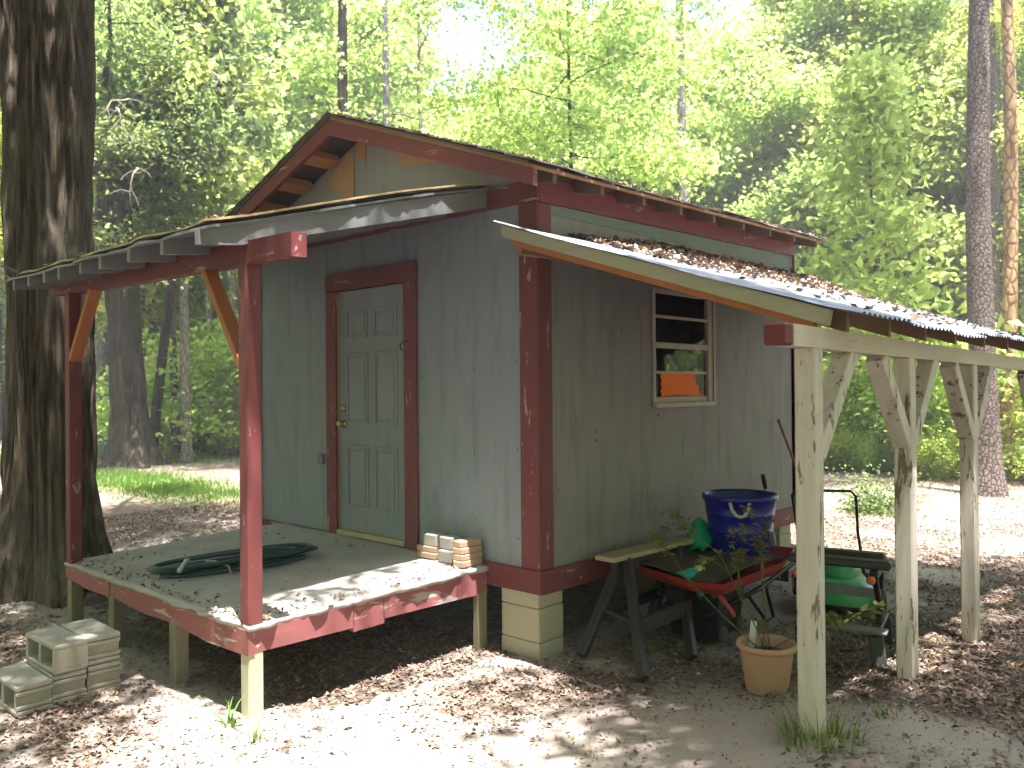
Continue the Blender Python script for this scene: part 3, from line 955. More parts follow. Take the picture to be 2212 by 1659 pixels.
# ------------------------------------------------------------------ loose concrete blocks by the porch
def cored_block(ribbed):
    """a hollow block lying on its side: cores run along y, ends face +-x"""
    L, D, H = .455, .192, .168
    q_ = MB()
    t_ = .03
    q_.box(-L / 2, L / 2, -D / 2, D / 2, 0, t_, .007)
    q_.box(-L / 2, L / 2, -D / 2, D / 2, H - t_, H, .007)
    q_.box(-.018, .018, -D / 2 + .002, D / 2 - .002, t_ - .002, H - t_ + .002, .002)
    for s_ in (-1, 1):
        a, b_ = s_ * (L / 2 - .036), s_ * (L / 2 - (.022 if ribbed else .001))
        q_.box(min(a, b_), max(a, b_), -D / 2 + .002, D / 2 - .002, t_ - .004, H - t_ + .004, .003)
    if ribbed:
        for s_ in (-1, 1):
            for z in (t_ + .004, H - t_ - .026):
                q_.box(s_ * L / 2 - .012, s_ * L / 2 + .0, -D / 2 + .001, D / 2 - .001, z, z + .022, .004)
    return q_.mesh('concrete_block')
mb1, mb2 = cored_block(False), cored_block(True)
for (x, y, z, me, lab, rz) in (
        (-1.775, -2.412, -.448, mb1, 'upper left concrete block of the stack, its two open cores facing out', .03),
        (-1.79, -2.213, -.446, mb2, 'upper right concrete block of the stack, ribbed end toward the porch', -.01),
        (-1.78, -2.415, -.62, mb2, 'lower middle concrete block beneath the open cored one', .0),
        (-1.785, -2.217, -.62, mb2, 'lower right concrete block at the bottom of the stack', .015),
        (-1.745, -2.617, -.622, mb2, 'front step concrete block sitting alone on the ground', .02)):
    o = bpy.data.objects.new('concrete_block', me)
    if not me.materials: me.materials.append(M['block_grey'])
    COL.objects.link(o); o.location = (x, y, z); o.rotation_euler = (0, 0, rz)
    tag(o, lab, 'concrete block', 'loose concrete blocks stacked as steps by the porch')

# ------------------------------------------------------------------ pavers stacked on the porch
pv = block(.20, .098, .044, .006).mesh('paver_brick')
pg_ = block(.14, .10, .088, .008).mesh('paver_block')
zb0 = -.046
for (x, y, z, rz, me, mt, lab) in (
        (-.555, -.135, 0, 1.57, pv, 'paver_tan', 'lowest tan brick at the right end of the porch stack'),
        (-.56, -.13, .045, 1.55, pv, 'paver_tan', 'second tan brick up at the right end of the porch stack'),
        (-.565, -.128, .090, 1.60, pv, 'paver_tan', 'third tan brick up at the right end of the porch stack'),
        (-.575, -.125, .135, 1.55, pv, 'paver_tan', 'topmost tan brick at the right end of the porch stack'),
        (-.73, -.15, 0, .05, pg_, 'paver_grey', 'grey paver in the middle of the porch stack, facing out'),
        (-.95, -.13, 0, .0, pv, 'paver_tan', 'lower tan brick at the left end of the porch stack'),
        (-.96, -.125, .045, .03, pv, 'paver_tan', 'upper tan brick at the left end of the porch stack'),
        (-.93, -.115, .090, .02, pg_, 'paver_grey', 'grey paver on top at the left, nearest the door casing'),
        (-.75, -.12, .090, -.05, pg_, 'paver_grey', 'pale grey paver on top in the middle of the stack')):
    me2 = me.copy(); me2.materials.append(M[mt])
    o = bpy.data.objects.new(me.name, me2); COL.objects.link(o)
    o.location = (x, y, deck_z(x, y) + z + .004); o.rotation_euler = (0, 0, rz)
    tag(o, lab, 'paver' if me is pg_ else 'brick', 'pavers and bricks stacked on the porch')

# ------------------------------------------------------------------ garden hose on the deck
hz = lambda x, y: deck_z(x, y) + .016
hose = thing('garden_hose', 'dark green garden hose coiled flat on the porch deck', 'hose', (-1.85, -1.2, -.08))
pts = []
rh = random.Random(11)
loops = 10
for k in range(loops):
    cx, cy = -1.85 + rh.uniform(-.04, .04), -1.2 + rh.uniform(-.06, .06)
    a_, b_ = rh.uniform(.05, .20), rh.uniform(.42, .60)
    for i in range(28):
        t_ = 2 * math.pi * i / 28
        x = cx + a_ * math.copysign(abs(math.cos(t_)) ** .8, math.cos(t_)) + .12 * math.sin(t_)
        y = cy + b_ * math.sin(t_)
        pts.append((x + 1.85, y + 1.2, hz(x, y) + .08 + .010 * k * .7 + rh.uniform(0, .004)))
ps = [Vector(p_) for p_ in pts]
for it in range(3):
    ps = [ps[0]] + [(ps[i - 1] + ps[i] * 2 + ps[i + 1]) / 4 for i in range(1, len(ps) - 1)] + [ps[-1]]
obj('hose_coil', MB().tube(ps, .0135, 8), M['hose'], hose, True)
obj('nozzle', MB().tube([(.10, -.46, .07), (-.04, -.36, .078), (-.16, -.28, .07)], [.016, .014, .022], 10), M['nozzle'], hose, True)
obj('tie', MB().tube([(.16, -.12, .0), (.15, -.13, .05), (0, -.16, .075), (-.17, -.19, .05), (-.18, -.19, .0)], .006, 6), M['rope'], hose, True)

# ------------------------------------------------------------------ sawhorse
gs = -.60
sh_ = thing('sawhorse', 'dark sawhorse with a pale plank top beside the side wall', 'sawhorse', (.5, .4, gs))
top = .60
q_ = MB().beam((-.29, .04, top), (-.25, 1.05, top), .17, .035, (0, 0, 1))
obj('plank', q_, M['plank'], sh_)
obj('top_rail', MB().beam((-.275, .12, top - .06), (-.245, .98, top - .06), .06, .08), M['horse_black'], sh_)
for (xt, yt, xb, yb) in ((-.30, .26, -.28, -.24), (-.22, .22, .28, -.34), (-.28, .86, -.30, .31 + .3), (-.2, .84, .30, .20)):
    obj('leg', MB().beam((xt, yt, top - .03), (xb, yb, .0), .075, .045, (0, 1, 0), .006), M['horse_black'], sh_)
obj('leg_brace', MB().beam((-.285, .02, .26), (.06, -.06, .24), .05, .025), M['horse_black'], sh_)
obj('leg_brace', MB().beam((.06, -.06, .22), (.12, .50, .26), .10, .03, (1, 0, 0)), M['horse_black'], sh_)
obj('leg_brace', MB().beam((-.285, .02, .24), (-.29, .70, .24), .08, .03, (1, 0, 0)), M['horse_black'], sh_)
obj('leg_brace', MB().beam((-.29, .70, .26), (.10, .48, .26), .05, .025), M['horse_black'], sh_)

# ------------------------------------------------------------------ wheelbarrow with its load
wb = thing('wheelbarrow', 'red wheelbarrow tray laden with a brown mat beside the side wall', 'wheelbarrow', (.55, 1.4, -.6))
def tray(z_r, shrink, z_b, th):
    rim = [(-.42, -.52), (.22, -.74), (.42, -.66), (.40, .30), (.30, .66), (-.30, .60), (-.48, .2)]
    n = len(rim)
    vs = [(x, y, z_r + .03 * (y > .3)) for x, y in rim] + [(x * .96, y * .96, z_r - .045) for x, y in rim] + [(x * shrink, y * shrink, z_b) for x, y in rim]
    vs += [(x * .94, y * .94, z_r - .012) for x, y in rim] + [(x * (shrink - .03), y * (shrink - .03), z_b + th) for x, y in rim]
    fs = []
    for i in range(n):
        j = (i + 1) % n
        fs += [(i, j, n + j, n + i), (n + i, n + j, 2 * n + j, 2 * n + i), (i, 3 * n + i, 3 * n + j, j), (3 * n + i, 4 * n + i, 4 * n + j, 3 * n + j)]
    fs += [tuple(range(2 * n, 3 * n))[::-1], tuple(range(4 * n, 5 * n))]
    return MB().add(vs, fs)
obj('tray', tray(.49, .84, .39, .01), M['red_tray'], wb)
for s_ in (-1, 1):
    obj('handle', MB().tube([(s_ * .18, -.5, .2), (s_ * .24, .2, .28), (s_ * .28, .95, .44), (s_ * .29, 1.1, .46)], .018, 8), M['black_metal'], wb, True)
    obj('leg', MB().tube([(s_ * .2, .35, .30), (s_ * .24, .42, .02), (s_ * .24, .30, .01), (s_ * .21, .05, .26)], .014, 8), M['black_metal'], wb, True)
obj('strut', MB().beam((.30, -.58, .42), (.36, -.42, .22), .035, .02, (1, 0, 0)), M['red_tray'], wb)
Mw = Matrix.Translation((-.05, -.30, .19)) @ Matrix.Rotation(R(90), 4, 'Y')
wh = obj('wheel', MB().lathe([(.10, -.035), (.165, -.04), (.19, -.02), (.19, .02), (.165, .04), (.10, .035), (.10, -.035)], 28, M=Mw), M['black_plastic'], wb, True)
obj('hub', MB().lathe([(.0, -.045), (.03, -.045), (.03, -.01), (.1, -.01), (.1, .01), (.03, .01), (.03, .045), (0, .045)], 20, M=Mw), M['grey_plate'], wh, True)

def sheetlike(pts_fn, nu, nv, th):
    vs, fs = [], []
    for s_ in (0, 1):
        for i in range(nu + 1):
            for j in range(nv + 1):
                x, y, z = pts_fn(i / nu, j / nv)
                vs.append((x, y, z - s_ * th))
    n0 = (nu + 1) * (nv + 1)
    def I(i, j): return i * (nv + 1) + j
    for i in range(nu):
        for j in range(nv):
            fs.append((I(i, j), I(i + 1, j), I(i + 1, j + 1), I(i, j + 1)))
            fs.append((n0 + I(i, j), n0 + I(i, j + 1), n0 + I(i + 1, j + 1), n0 + I(i + 1, j)))
    ring = [I(i, 0) for i in range(nu)] + [I(nu, j) for j in range(nv)] + [I(i, nv) for i in range(nu, 0, -1)] + [I(0, j) for j in range(nv, 0, -1)]
    for a, b_ in zip(ring, ring[1:] + ring[:1]):
        fs.append((a, b_, n0 + b_, n0 + a))
    return MB().add(vs, fs)
o = obj('doormat', sheetlike(lambda u, v: (.14 + .74 * u - .05 * v + .0, .80 + 1.15 * v - .06 * u, -.100 + .012 * math.sin(u * 6 + v * 4) - .015 * (u - .5) ** 2 * 4 + .03 * (1 - u) + .05 * (1 - abs(2 * v - 1)) * .3), 14, 18, .012), M['mat'], None, True)
tag(o, 'brown mat spread over the red wheelbarrow tray', 'mat')
o = obj('plastic_bag', sheetlike(lambda u, v: (.62 + .16 * u, .70 + .22 * v + .05 * u, -.088 - .15 * u * u + .03 * math.sin(v * 5) * u + .01 * (1 - u)), 8, 8, .004), M['green_bag'], None, True)
tag(o, 'bright green plastic hanging over the front rim of the tray', 'plastic bag', 'green plastic in the wheelbarrow')
o = obj('plastic_bag', sheetlike(lambda u, v: (.10 + .34 * u, 1.38 + .45 * v, -.06 + .20 * math.sin(u * 2.6) * math.sin(v * 3.0) + .03 * math.sin(u * 9 + v * 7)), 12, 12, .006), M['green_bag'], None, True)
tag(o, 'crumpled green plastic bag behind the sawhorse, left of the blue tub', 'plastic bag', 'green plastic in the wheelbarrow')

# blue tub
tub = thing('plastic_tub', 'large blue plastic tub with a white rope handle on the mat', 'tub', (.58, 1.70, -.085), R(-10))
pr = [(0, .002), (.205, .002), (.215, .012), (.235, .16), (.242, .165), (.243, .175), (.24, .18), (.252, .29), (.259, .295), (.26, .305), (.257, .31), (.268, .40), (.285, .405), (.288, .435), (.28, .448), (.270, .448), (.262, .43), (.252, .29), (.232, .14), (.20, .02), (0, .016)]
obj('tub_shell', MB().lathe(pr, 56), M['blue'], tub, True)
def rope(ang):
    c, s_ = math.cos(ang), math.sin(ang)
    P = []
    for (t_, out_, z) in ((-.075, .275, .40), (-.072, .30, .405), (-.06, .305, .36), (-.03, .308, .318), (0, .31, .308), (.03, .308, .318), (.055, .305, .36), (.062, .30, .405), (.065, .275, .40)):
        P.append((c * out_ - s_ * t_, s_ * out_ + c * t_, z))
    return MB().tube(P, .0125, 8)
obj('rope_handle', rope(R(-52)), M['rope'], tub, True)
obj('rope_handle', rope(R(128)), M['rope'], tub, True)

# black wheeled bin below
bn = thing('storage_bin', 'black wheeled plastic bin in the shade under the wheelbarrow tray', 'storage bin', (.55, 1.22, -.615), R(8))
q_ = MB()
q_.add([(sx * a, sy * b_, z) for (a, b_, z) in ((.17, .22, .02), (.20, .26, .33)) for (sx, sy) in ((-1, -1), (1, -1), (1, 1), (-1, 1))],
       [(3, 2, 1, 0), (4, 5, 6, 7), (0, 1, 5, 4), (1, 2, 6, 5), (2, 3, 7, 6), (3, 0, 4, 7)])
obj('bin_body', q_, M['black_plastic'], bn)
obj('lid', MB().box(-.215, .215, -.275, .275, .331, .35, .006), M['black_plastic'], bn)
for s_ in (-1, 1):
    Mw = Matrix.Translation((.19, s_ * .16, .055)) @ Matrix.Rotation(R(90), 4, 'Y')
    obj('wheel', MB().lathe([(0, -.018), (.045, -.018), (.055, -.01), (.055, .01), (.045, .018), (0, .018)], 18, M=Mw), M['tyre'], bn, True)

# ------------------------------------------------------------------ workbench
wk = thing('workbench', 'black folding workbench with orange clamps and a grey step behind the white posts', 'workbench', (1.5, 1.42, -.585), R(12))
obj('jaw', MB().beam((-.34, -.16, .62), (.30, -.16, .62), .10, .055, (0, 0, 1), .012), M['horse_black'], wk)
obj('jaw', MB().beam((-.34, .06, .63), (.24, .06, .63), .10, .05, (0, 0, 1), .012), M['horse_black'], wk)
for x in (-.25, .2):
    obj('cross_arm', MB().beam((x, -.22, .56), (x, .2, .56), .05, .06), M['black_metal'], wk)
    obj('clamp_screw', MB().tube([(x, -.30, .55), (x, .1, .55)], .012, 8), M['black_metal'], wk, True)
    obj('clamp_knob', MB().tube([(x, -.36, .55), (x, -.34, .55), (x, -.30, .55)], [.016, .028, .02], 10), M['orange_knob'], wk, True)
    obj('leg', MB().beam((x, -.18, .56), (x + .02, .02, .20), .035, .03), M['black_metal'], wk)
    obj('leg', MB().beam((x, .16, .56), (x + .02, -.12, .20), .035, .03), M['black_metal'], wk)
    obj('base_rail', MB().beam((x + .02, -.34, .21), (x + .02, .22, .21), .04, .03), M['black_metal'], wk)
    obj('foot', MB().beam((x + .02, -.30, .20), (x + .05, -.36, .0), .09, .03, (0, 1, 0)), M['horse_black'], wk)
    obj('foot', MB().beam((x + .02, .19, .20), (x + .02, .26, .0), .07, .03, (0, 1, 0)), M['horse_black'], wk)
obj('step_plate', MB().box(-.26, .29, -.37, -.25, .222, .24, .004), M['grey_plate'], wk)
obj('stretcher', MB().beam((-.23, .2, .22), (.22, .2, .22), .03, .03), M['black_metal'], wk)
obj('tie_bar', MB().beam((-.25, -.02, .40), (.22, -.02, .40), .06, .012, (0, 1, 0)), M['grey_plate'], wk)

# ------------------------------------------------------------------ lawn mower
mw = thing('lawn_mower', 'green push mower with a black looped handle behind the workbench', 'lawn mower', (.97, 2.60, -.60), R(31))
q_ = MB()
rim = [(-.24, -.30), (-.15, -.38), (.15, -.38), (.24, -.30), (.26, .22), (.14, .36), (-.14, .36), (-.26, .22)]
n_ = len(rim)
vs = []
for (s_, z) in ((1.0, .06), (1.02, .16), (.92, .21), (.6, .25)):
    vs += [(x * s_, y * s_, z) for x, y in rim]
fs = []
for k in range(3):
    for i in range(n_):
        fs.append((k * n_ + i, k * n_ + (i + 1) % n_, (k + 1) * n_ + (i + 1) % n_, (k + 1) * n_ + i))
fs.append(tuple(range(3 * n_, 4 * n_)))
obj('deck_shell', MB().add(vs, fs), M['green_mower'], mw, True)
obj('engine', MB().lathe([(.17, .235), (.175, .30), (.15, .34), (.09, .37), (0, .375)], 24), M['green_mower'], mw, True)
obj('engine_cap', MB().lathe([(.07, .37), (.075, .39), (.05, .41), (0, .412)], 18), M['black_plastic'], mw, True)
for (x, y) in ((-.28, -.28), (.28, -.28), (-.29, .25), (.29, .25)):
    Mw = Matrix.Translation((x, y, .10)) @ Matrix.Rotation(R(90), 4, 'Y')
    wh = obj('wheel', MB().lathe([(.05, -.022), (.09, -.025), (.105, -.012), (.105, .012), (.09, .025), (.05, .022), (.05, -.022)], 24, M=Mw), M['tyre'], mw, True)
    obj('hub', MB().lathe([(0, -.03), (.05, -.026), (.05, .026), (0, .03)], 16, M=Mw), M['yellow'], wh, True)
obj('handle', MB().tube([(-.25, .2, .2), (-.25, .45, .52), (-.27, .62, .80), (-.235, .655, .845), (.235, .655, .845), (.27, .62, .80), (.25, .45, .52), (.25, .2, .2)], .013, 8), M['black_metal'], mw, True)
obj('grip', MB().tube([(-.27, .61, .79), (-.24, .648, .838)], .019, 8), M['black_plastic'], mw, True)

# tools leaning on the wall
o = thing('garden_rake', 'long wooden tool handle leaning on the side wall by the white post', 'tool', (.35, 3.86, -.6))
obj('handle', MB().tube([(0, .0, .05), (-.14, -.14, .8), (-.31, -.33, 1.46)], [.016, .015, .014], 10), M['handle_wood'], o, True)
obj('rake_head', MB().beam((-.14, .06, .03), (.16, -.06, .03), .02, .03), M['rust'], o)
o = thing('edging_tool', 'tool with a black grip standing behind the blue tub', 'tool', (.25, 3.05, -.6))
obj('shaft', MB().tube([(.02, .0, .02), (-.12, .07, .72), (-.17, .09, .86)], .013, 8), M['nozzle'], o, True)
obj('grip', MB().tube([(-.155, .085, .82), (-.175, .095, .9), (-.19, .10, .955)], [.018, .024, .020], 10), M['black_plastic'], o, True)
obj('blade', MB().box(-.06, .10, -.006, .006, .0, .12), M['rust'], o)

# orange paper inside the window
o = obj('paper_sheet', sheetlike(lambda u, v: (-.009 + .002 * math.sin(u * 7 + v * 3), 1.515 + (.545 + .13 * max(0, .62 - v) ** .8) * u + .012 * math.sin(v * 21), 1.115 + .195 * v), 14, 14, .001), M['orange_paper'], None, True)
tag(o, 'orange paper propped in the lower pane of the side window', 'paper')

# ------------------------------------------------------------------ flower pot with a rose
pz = G(1.47, .30) + .004
pot = thing('flower_pot', 'faded terracotta colored pot standing on the sand under the lean-to', 'flower pot', (1.47, .30, pz))
pr = [(0, .002), (.108, .002), (.115, .008), (.118, .03), (.121, .036), (.150, .24), (.152, .245), (.166, .25), (.170, .262), (.170, .275), (.163, .283), (.152, .283), (.145, .27), (.14, .20), (0, .20)]
obj('pot_shell', MB().lathe(pr, 48), M['terracotta'], pot, True)
obj('soil', MB().lathe([(.142, .215), (.10, .222), (.04, .235), (0, .23)], 24), M['soil'], pot, True)
rose = thing('rose_plant', 'spindly rose growing in the terracotta pot with one pink bloom', 'plant', (1.47, .30, pz + .21))
q_ = MB(); lv = []
r_ = random.Random(3)
def stem(p, d, L, r0, depth):
    P = [Vector(p)]
    d = Vector(d).normalized()
    k = 6
    for i in range(k):
        d = (d + Vector((r_.uniform(-.22, .22), r_.uniform(-.22, .22), r_.uniform(-.1, .1)))).normalized()
        P.append(P[-1] + d * L / k)
        if i > 1 and depth > 0 and r_.random() < .55:
            stem(P[-1], d + Vector((r_.uniform(-.9, .9), r_.uniform(-.9, .9), r_.uniform(-.3, .4))), L * .5, r0 * .65, depth - 1)
        if i > 2 and depth < 2:
            lv.append((P[-1], d.copy()))
    q_.tube(P, [r0 * (1 - .1 * i) for i in range(k + 1)], 5)
    lv.append((P[-1], d))
    return P[-1]
tips = []
for (d, L) in (((-.18, -.1, 1), .62), ((.12, .12, 1), .55), ((-.75, -.35, .8), .60), ((.6, .2, .9), .5), ((-.35, .25, 1), .45)):
    tips.append(stem((r_.uniform(-.03, .03), r_.uniform(-.03, .03), 0), d, L, .005, 2))
obj('stem', q_, M['weed'], rose, True)
q_ = MB()
for (p, d) in lv:
    for k in range(4):
        s_ = r_.uniform(.026, .05)
        a = Vector((r_.uniform(-1, 1), r_.uniform(-1, 1), r_.uniform(-.5, .5))).normalized()
        b_ = a.cross(Vector((r_.uniform(-.4, .4), r_.uniform(-.4, .4), 1))).normalized()
        P = Vector(p) + a * .01
        q_.add([P, P + a * s_ * .5 + b_ * s_ * .38, P + a * s_ * 1.1, P + a * s_ * .5 - b_ * s_ * .38], [(0, 1, 2, 3)])
obj('leaves', q_, M['weed'], rose)
q_ = MB()
tp = Vector((-.10, .14, .50))
for k in range(9):
    a = k * 2.4
    s_ = .017 + .0016 * k
    n1 = Vector((math.cos(a), math.sin(a), .5)).normalized()
    t1 = Vector((-math.sin(a), math.cos(a), 0))
    q_.add([tp, tp + n1 * s_ + t1 * s_ * .6, tp + n1 * s_ * 1.6 + Vector((0, 0, .006)), tp + n1 * s_ - t1 * s_ * .6], [(0, 1, 2, 3)])
obj('bloom', q_, M['pink'], rose)
q_ = MB().tube([(0.0, .05, .0), (-.06, .09, .25), (-.10, .14, .50)], .004, 5)
obj('stem', q_, M['weed'], rose, True)
pt = obj('plant_tag', MB().add([(-.018, 0, 0), (.018, 0, 0), (.018, .03, .17), (-.018, .03, .17), (-.018, .002, 0), (.018, .002, 0), (.018, .032, .17), (-.018, .032, .17)],
   [(3, 2, 1, 0), (4, 5, 6, 7), (0, 1, 5, 4), (1, 2, 6, 5), (2, 3, 7, 6), (3, 0, 4, 7)]), M['tag'])
pt.location = (1.36, .33, pz + .20); pt.rotation_euler = (0, .12, .6)
tag(pt, 'small white plant tag stuck in the pot soil', 'plant tag')

# ------------------------------------------------------------------ leaves as arrays
def leaf_cloud(P, size, rg, flat=.5, droop=.3, width=.55, shape='diamond'):
    n = len(P)
    d = rg.normal(size=(n, 3)); d[:, 2] = d[:, 2] * (1 - flat) - droop
    d /= np.linalg.norm(d, axis=1, keepdims=True) + 1e-9
    u = rg.normal(size=(n, 3)) * (1 - flat * .7); u[:, 2] += flat * 1.6
    s_ = np.cross(d, u); s_ /= np.linalg.norm(s_, axis=1, keepdims=True) + 1e-9
    nn = np.cross(s_, d)
    sz = (size * rg.uniform(.65, 1.3, n))[:, None]
    if shape == 'star':
        ang = np.array([-2.5, -1.9, -1.2, -.62, 0, .62, 1.2, 1.9, 2.5])
        rad = np.array([.55, .28, .75, .3, 1.0, .3, .75, .28, .55])
        vs = [P]
        for a, r_ in zip(ang, rad):
            vs.append(P + (d * (math.cos(a) * r_) + s_ * (math.sin(a) * r_ * .85)) * sz * .6 - nn * (r_ * r_ * .12) * sz)
        k = len(vs)
        V = np.stack(vs, 1).reshape(-1, 3)
        base = (np.arange(n) * k)[:, None]
        F = np.concatenate([np.concatenate([base, base + i, base + i + 1], 1) for i in range(1, k - 1)], 0)
        return V, F
    fold = nn * sz * .12
    v0 = P; v1 = P + d * sz * .45 + s_ * sz * width * .5 + fold
    v2 = P + d * sz; v3 = P + d * sz * .45 - s_ * sz * width * .5 + fold
    V = np.stack([v0, v1, v2, v3], 1).reshape(-1, 3)
    base = (np.arange(n) * 4)[:, None]
    return V, base + np.array([[0, 1, 2, 3]])


def limb(rg, p, d, L, k, bend, sag=0.0):
    P = [np.array(p, float)]
    d = np.array(d, float); d /= np.linalg.norm(d)
    for i in range(k):
        d = d + rg.normal(size=3) * bend; d[2] -= sag
        d /= np.linalg.norm(d)
        P.append(P[-1] + d * L / k)
    return P, d


def tree_geom(seed, H, r0, base, spread, nl, lsize, nleaf, droop=.3, upw=.45, bend=.035, flare=1.5, clump=.33, shape='diamond', trunkside=9, sub=6, sag=0.0, top=.97):
    rg = np.random.default_rng(seed)
    q_ = MB()
    k = 14
    P = []
    off = np.zeros(2)
    for i in range(k + 1):
        z = H * i / k
        if i: off = off + rg.normal(size=2) * bend * H / k * 1.2
        P.append(np.array([off[0], off[1], z]))
    rad = [r0 * (1 - .8 * (i / k) ** 1.1) * (1 + (flare - 1) * math.exp(-i * 1.3)) for i in range(k + 1)]
    P[0][2] = -.25
    q_.tube(P, rad, trunkside)
    cl = []
    for i in range(nl):
        t_ = (i + rg.uniform(.1, .9)) / nl
        h = base + (H * top - base) * t_
        L = spread * (1 - .5 * t_ ** 1.8) * (.6 + .4 * min(1, t_ * 4)) * rg.uniform(.65, 1.2)
        az = i * 2.4 + rg.uniform(-.5, .5)
        fi = min(k - 1, int(h / H * k)); fr = h / H * k - fi
        p0 = P[fi] * (1 - fr) + P[fi + 1] * fr
        rr_ = rad[fi] * .45
        d0 = np.array([math.cos(az), math.sin(az), upw * rg.uniform(.5, 1.6)])
        LP, ld = limb(rg, p0, d0, L, 6, .16, sag)
        q_.tube(LP, [max(.006, rr_ * (1 - .14 * j)) for j in range(7)], 5, False)
        for s_ in range(sub):
            f = rg.uniform(.25, 1.0)
            j = min(5, int(f * 6)); fr = f * 6 - j
            sp = LP[j] * (1 - fr) + LP[j + 1] * fr
            dd = np.array([math.cos(az + rg.uniform(-1.5, 1.5)), math.sin(az + rg.uniform(-1.5, 1.5)), rg.uniform(-.25, .7)])
            SP, _ = limb(rg, sp, dd, L * rg.uniform(.2, .45), 3, .2, sag)
            q_.tube(SP, [max(.004, rr_ * .4 * (1 - .2 * jj)) for jj in range(4)], 4, False)
            cl += SP[1:]
        cl += LP[4:]
    cl = np.array(cl)
    w = rg.uniform(.15, 1.6, len(cl)) ** 1.3; w /= w.sum()
    ci = rg.choice(len(cl), nleaf, p=w)
    LPs = cl[ci] + rg.normal(size=(nleaf, 3)) * np.array([clump, clump, clump * .6])
    V, F = leaf_cloud(LPs, np.full(nleaf, lsize), rg, .45, droop, .6, shape)
    return q_, V, F


def make_tree(name, label, cat, loc, bark, leaf, rz=0, group=None, **kw):
    q_, V, F = tree_geom(**kw)
    t = thing(name, label, cat, loc, rz, group)
    obj('trunk', q_, M[bark], t, True)
    obj('crown', np_mesh('crown', V, F), M[leaf], t)
    return t


def polar(az, d):
    """a spot d metres away from where the photographer stands, az degrees left of north (+y)"""
    a = R(az)
    x, y = CAM.x - d * math.sin(a), CAM.y + d * math.cos(a)
    return x, y, G(x, y)


# ------------------------------------------------------------------ big oak left of the porch
def trunk_grid(loc, H, r0, fl, lobes, lean, name, label, cat, bark, n=200, rows=220, seed=0, taper=.12, rough=.05, fh=.4):
    rg = np.random.default_rng(seed)
    t = thing(name, label, cat, loc)
    zs = -.3 + (H + .3) * (np.linspace(0, 1, rows) ** 1.25)
    th = np.linspace(0, 2 * math.pi, n, endpoint=False)
    TH, Z_ = np.meshgrid(th, zs, indexing='xy')
    zz = np.clip(Z_, 0, None)
    f = np.exp(-zz / fh)
    rr_ = r0 * (1 - taper * zz / H) + fl * f * (.75 + .45 * np.cos(lobes * TH + 1.1) + .2 * np.cos((lobes + 2) * TH + .4))
    rr_ += r0 * .06 * np.cos(3 * TH + .7 * zz) + r0 * .04 * np.cos(2 * TH - .5 * zz + 1)
    cx, cy = np.cos(TH), np.sin(TH)
    ridg = np.abs(vnoise(cx * 15 + 30 + .25 * Z_, cy * 15 + 30 - .2 * Z_, seed + 1) - .5) * 2
    ridg2 = np.abs(vnoise(cx * 16 + 30 + Z_ * .9, cy * 16 + 30 + Z_ * 1.3, seed + 2) - .5) * 2
    lump = vnoise(cx * 3 + 9 + Z_ * .8, cy * 3 + 9 - Z_ * .7, seed + 3) - .5
    rr_ += rough * .8 * (ridg2 - .5) + rough * .9 * (ridg - .5) + rough * 1.6 * lump
    X_ = cx * rr_ + lean[0] * zz; Y_ = cy * rr_ + lean[1] * zz
    V = np.stack([X_, Y_, Z_], -1).reshape(-1, 3)
    i0 = np.arange(rows * n).reshape(rows, n)
    F = np.stack([i0[:-1], np.roll(i0, -1, 1)[:-1], np.roll(i0, -1, 1)[1:], i0[1:]], -1).reshape(-1, 4)
    obj('trunk', np_mesh('trunk', V, F, True), M[bark], t)
    return t


OAK = (-4.25, -1.62)
oak = trunk_grid((*OAK, G(*OAK)), 8.0, .36, .24, 5, (-.012, -.004), 'oak_tree', 'massive oak trunk with ridged grey bark just left of the porch', 'tree', 'bark_oak', seed=3)
rg = np.random.default_rng(21)
q_ = MB(); cl = []
for i in range(15):
    h = rg.uniform(5.6, 8.4); az = i * 2.4; L = rg.uniform(4.0, 7.0)
    LP, _ = limb(rg, (-.08, -.03, h), (math.cos(az), math.sin(az), rg.uniform(.15, .8)), L, 7, .13)
    q_.tube(LP, [.13 * (1 - .12 * j) for j in range(8)], 6, False)
    for s_ in range(9):
        j = rg.integers(2, 8)
        SP, _ = limb(rg, LP[j], (rg.normal(), rg.normal(), rg.uniform(-.2, .6)), rg.uniform(.8, 2.0), 3, .2)
        q_.tube(SP, [.03, .022, .015, .008], 4, False)
        cl += SP[1:]
obj('limb', q_, M['bark_oak'], oak, True)
cl = np.array(cl); w = rg.uniform(.1, 1.5, len(cl)); w /= w.sum()
nlf = 60000
LPs = cl[rg.choice(len(cl), nlf, p=w)] + rg.normal(size=(nlf, 3)) * np.array([.36, .36, .2])
V, F = leaf_cloud(LPs, np.full(nlf, .13), rg, .5, .2, .45)
obj('crown', np_mesh('crown', V, F), M['leaf_canopy'], oak)
# dead side twigs on the trunk
for (h, az, L) in ((2.5, 3.4, .5), (2.0, 3.7, .6), (1.55, 3.3, .5), (3.1, 3.5, .7), (2.7, 5.2, .4)):
    q_ = MB()
    LP, _ = limb(rg, (math.cos(az) * .3, math.sin(az) * .3, h), (math.cos(az), math.sin(az), .3), L, 6, .25, .08)
    q_.tube(LP, [.012 * (1 - .12 * j) for j in range(7)], 5, False)
    for j in range(2, 7):
        SP, _ = limb(rg, LP[j], rg.normal(size=3), L * .4, 3, .3, .05)
        q_.tube(SP, [.005, .004, .003, .002], 4, False)
    obj('dead_twig', q_, M['twig'], oak, True)

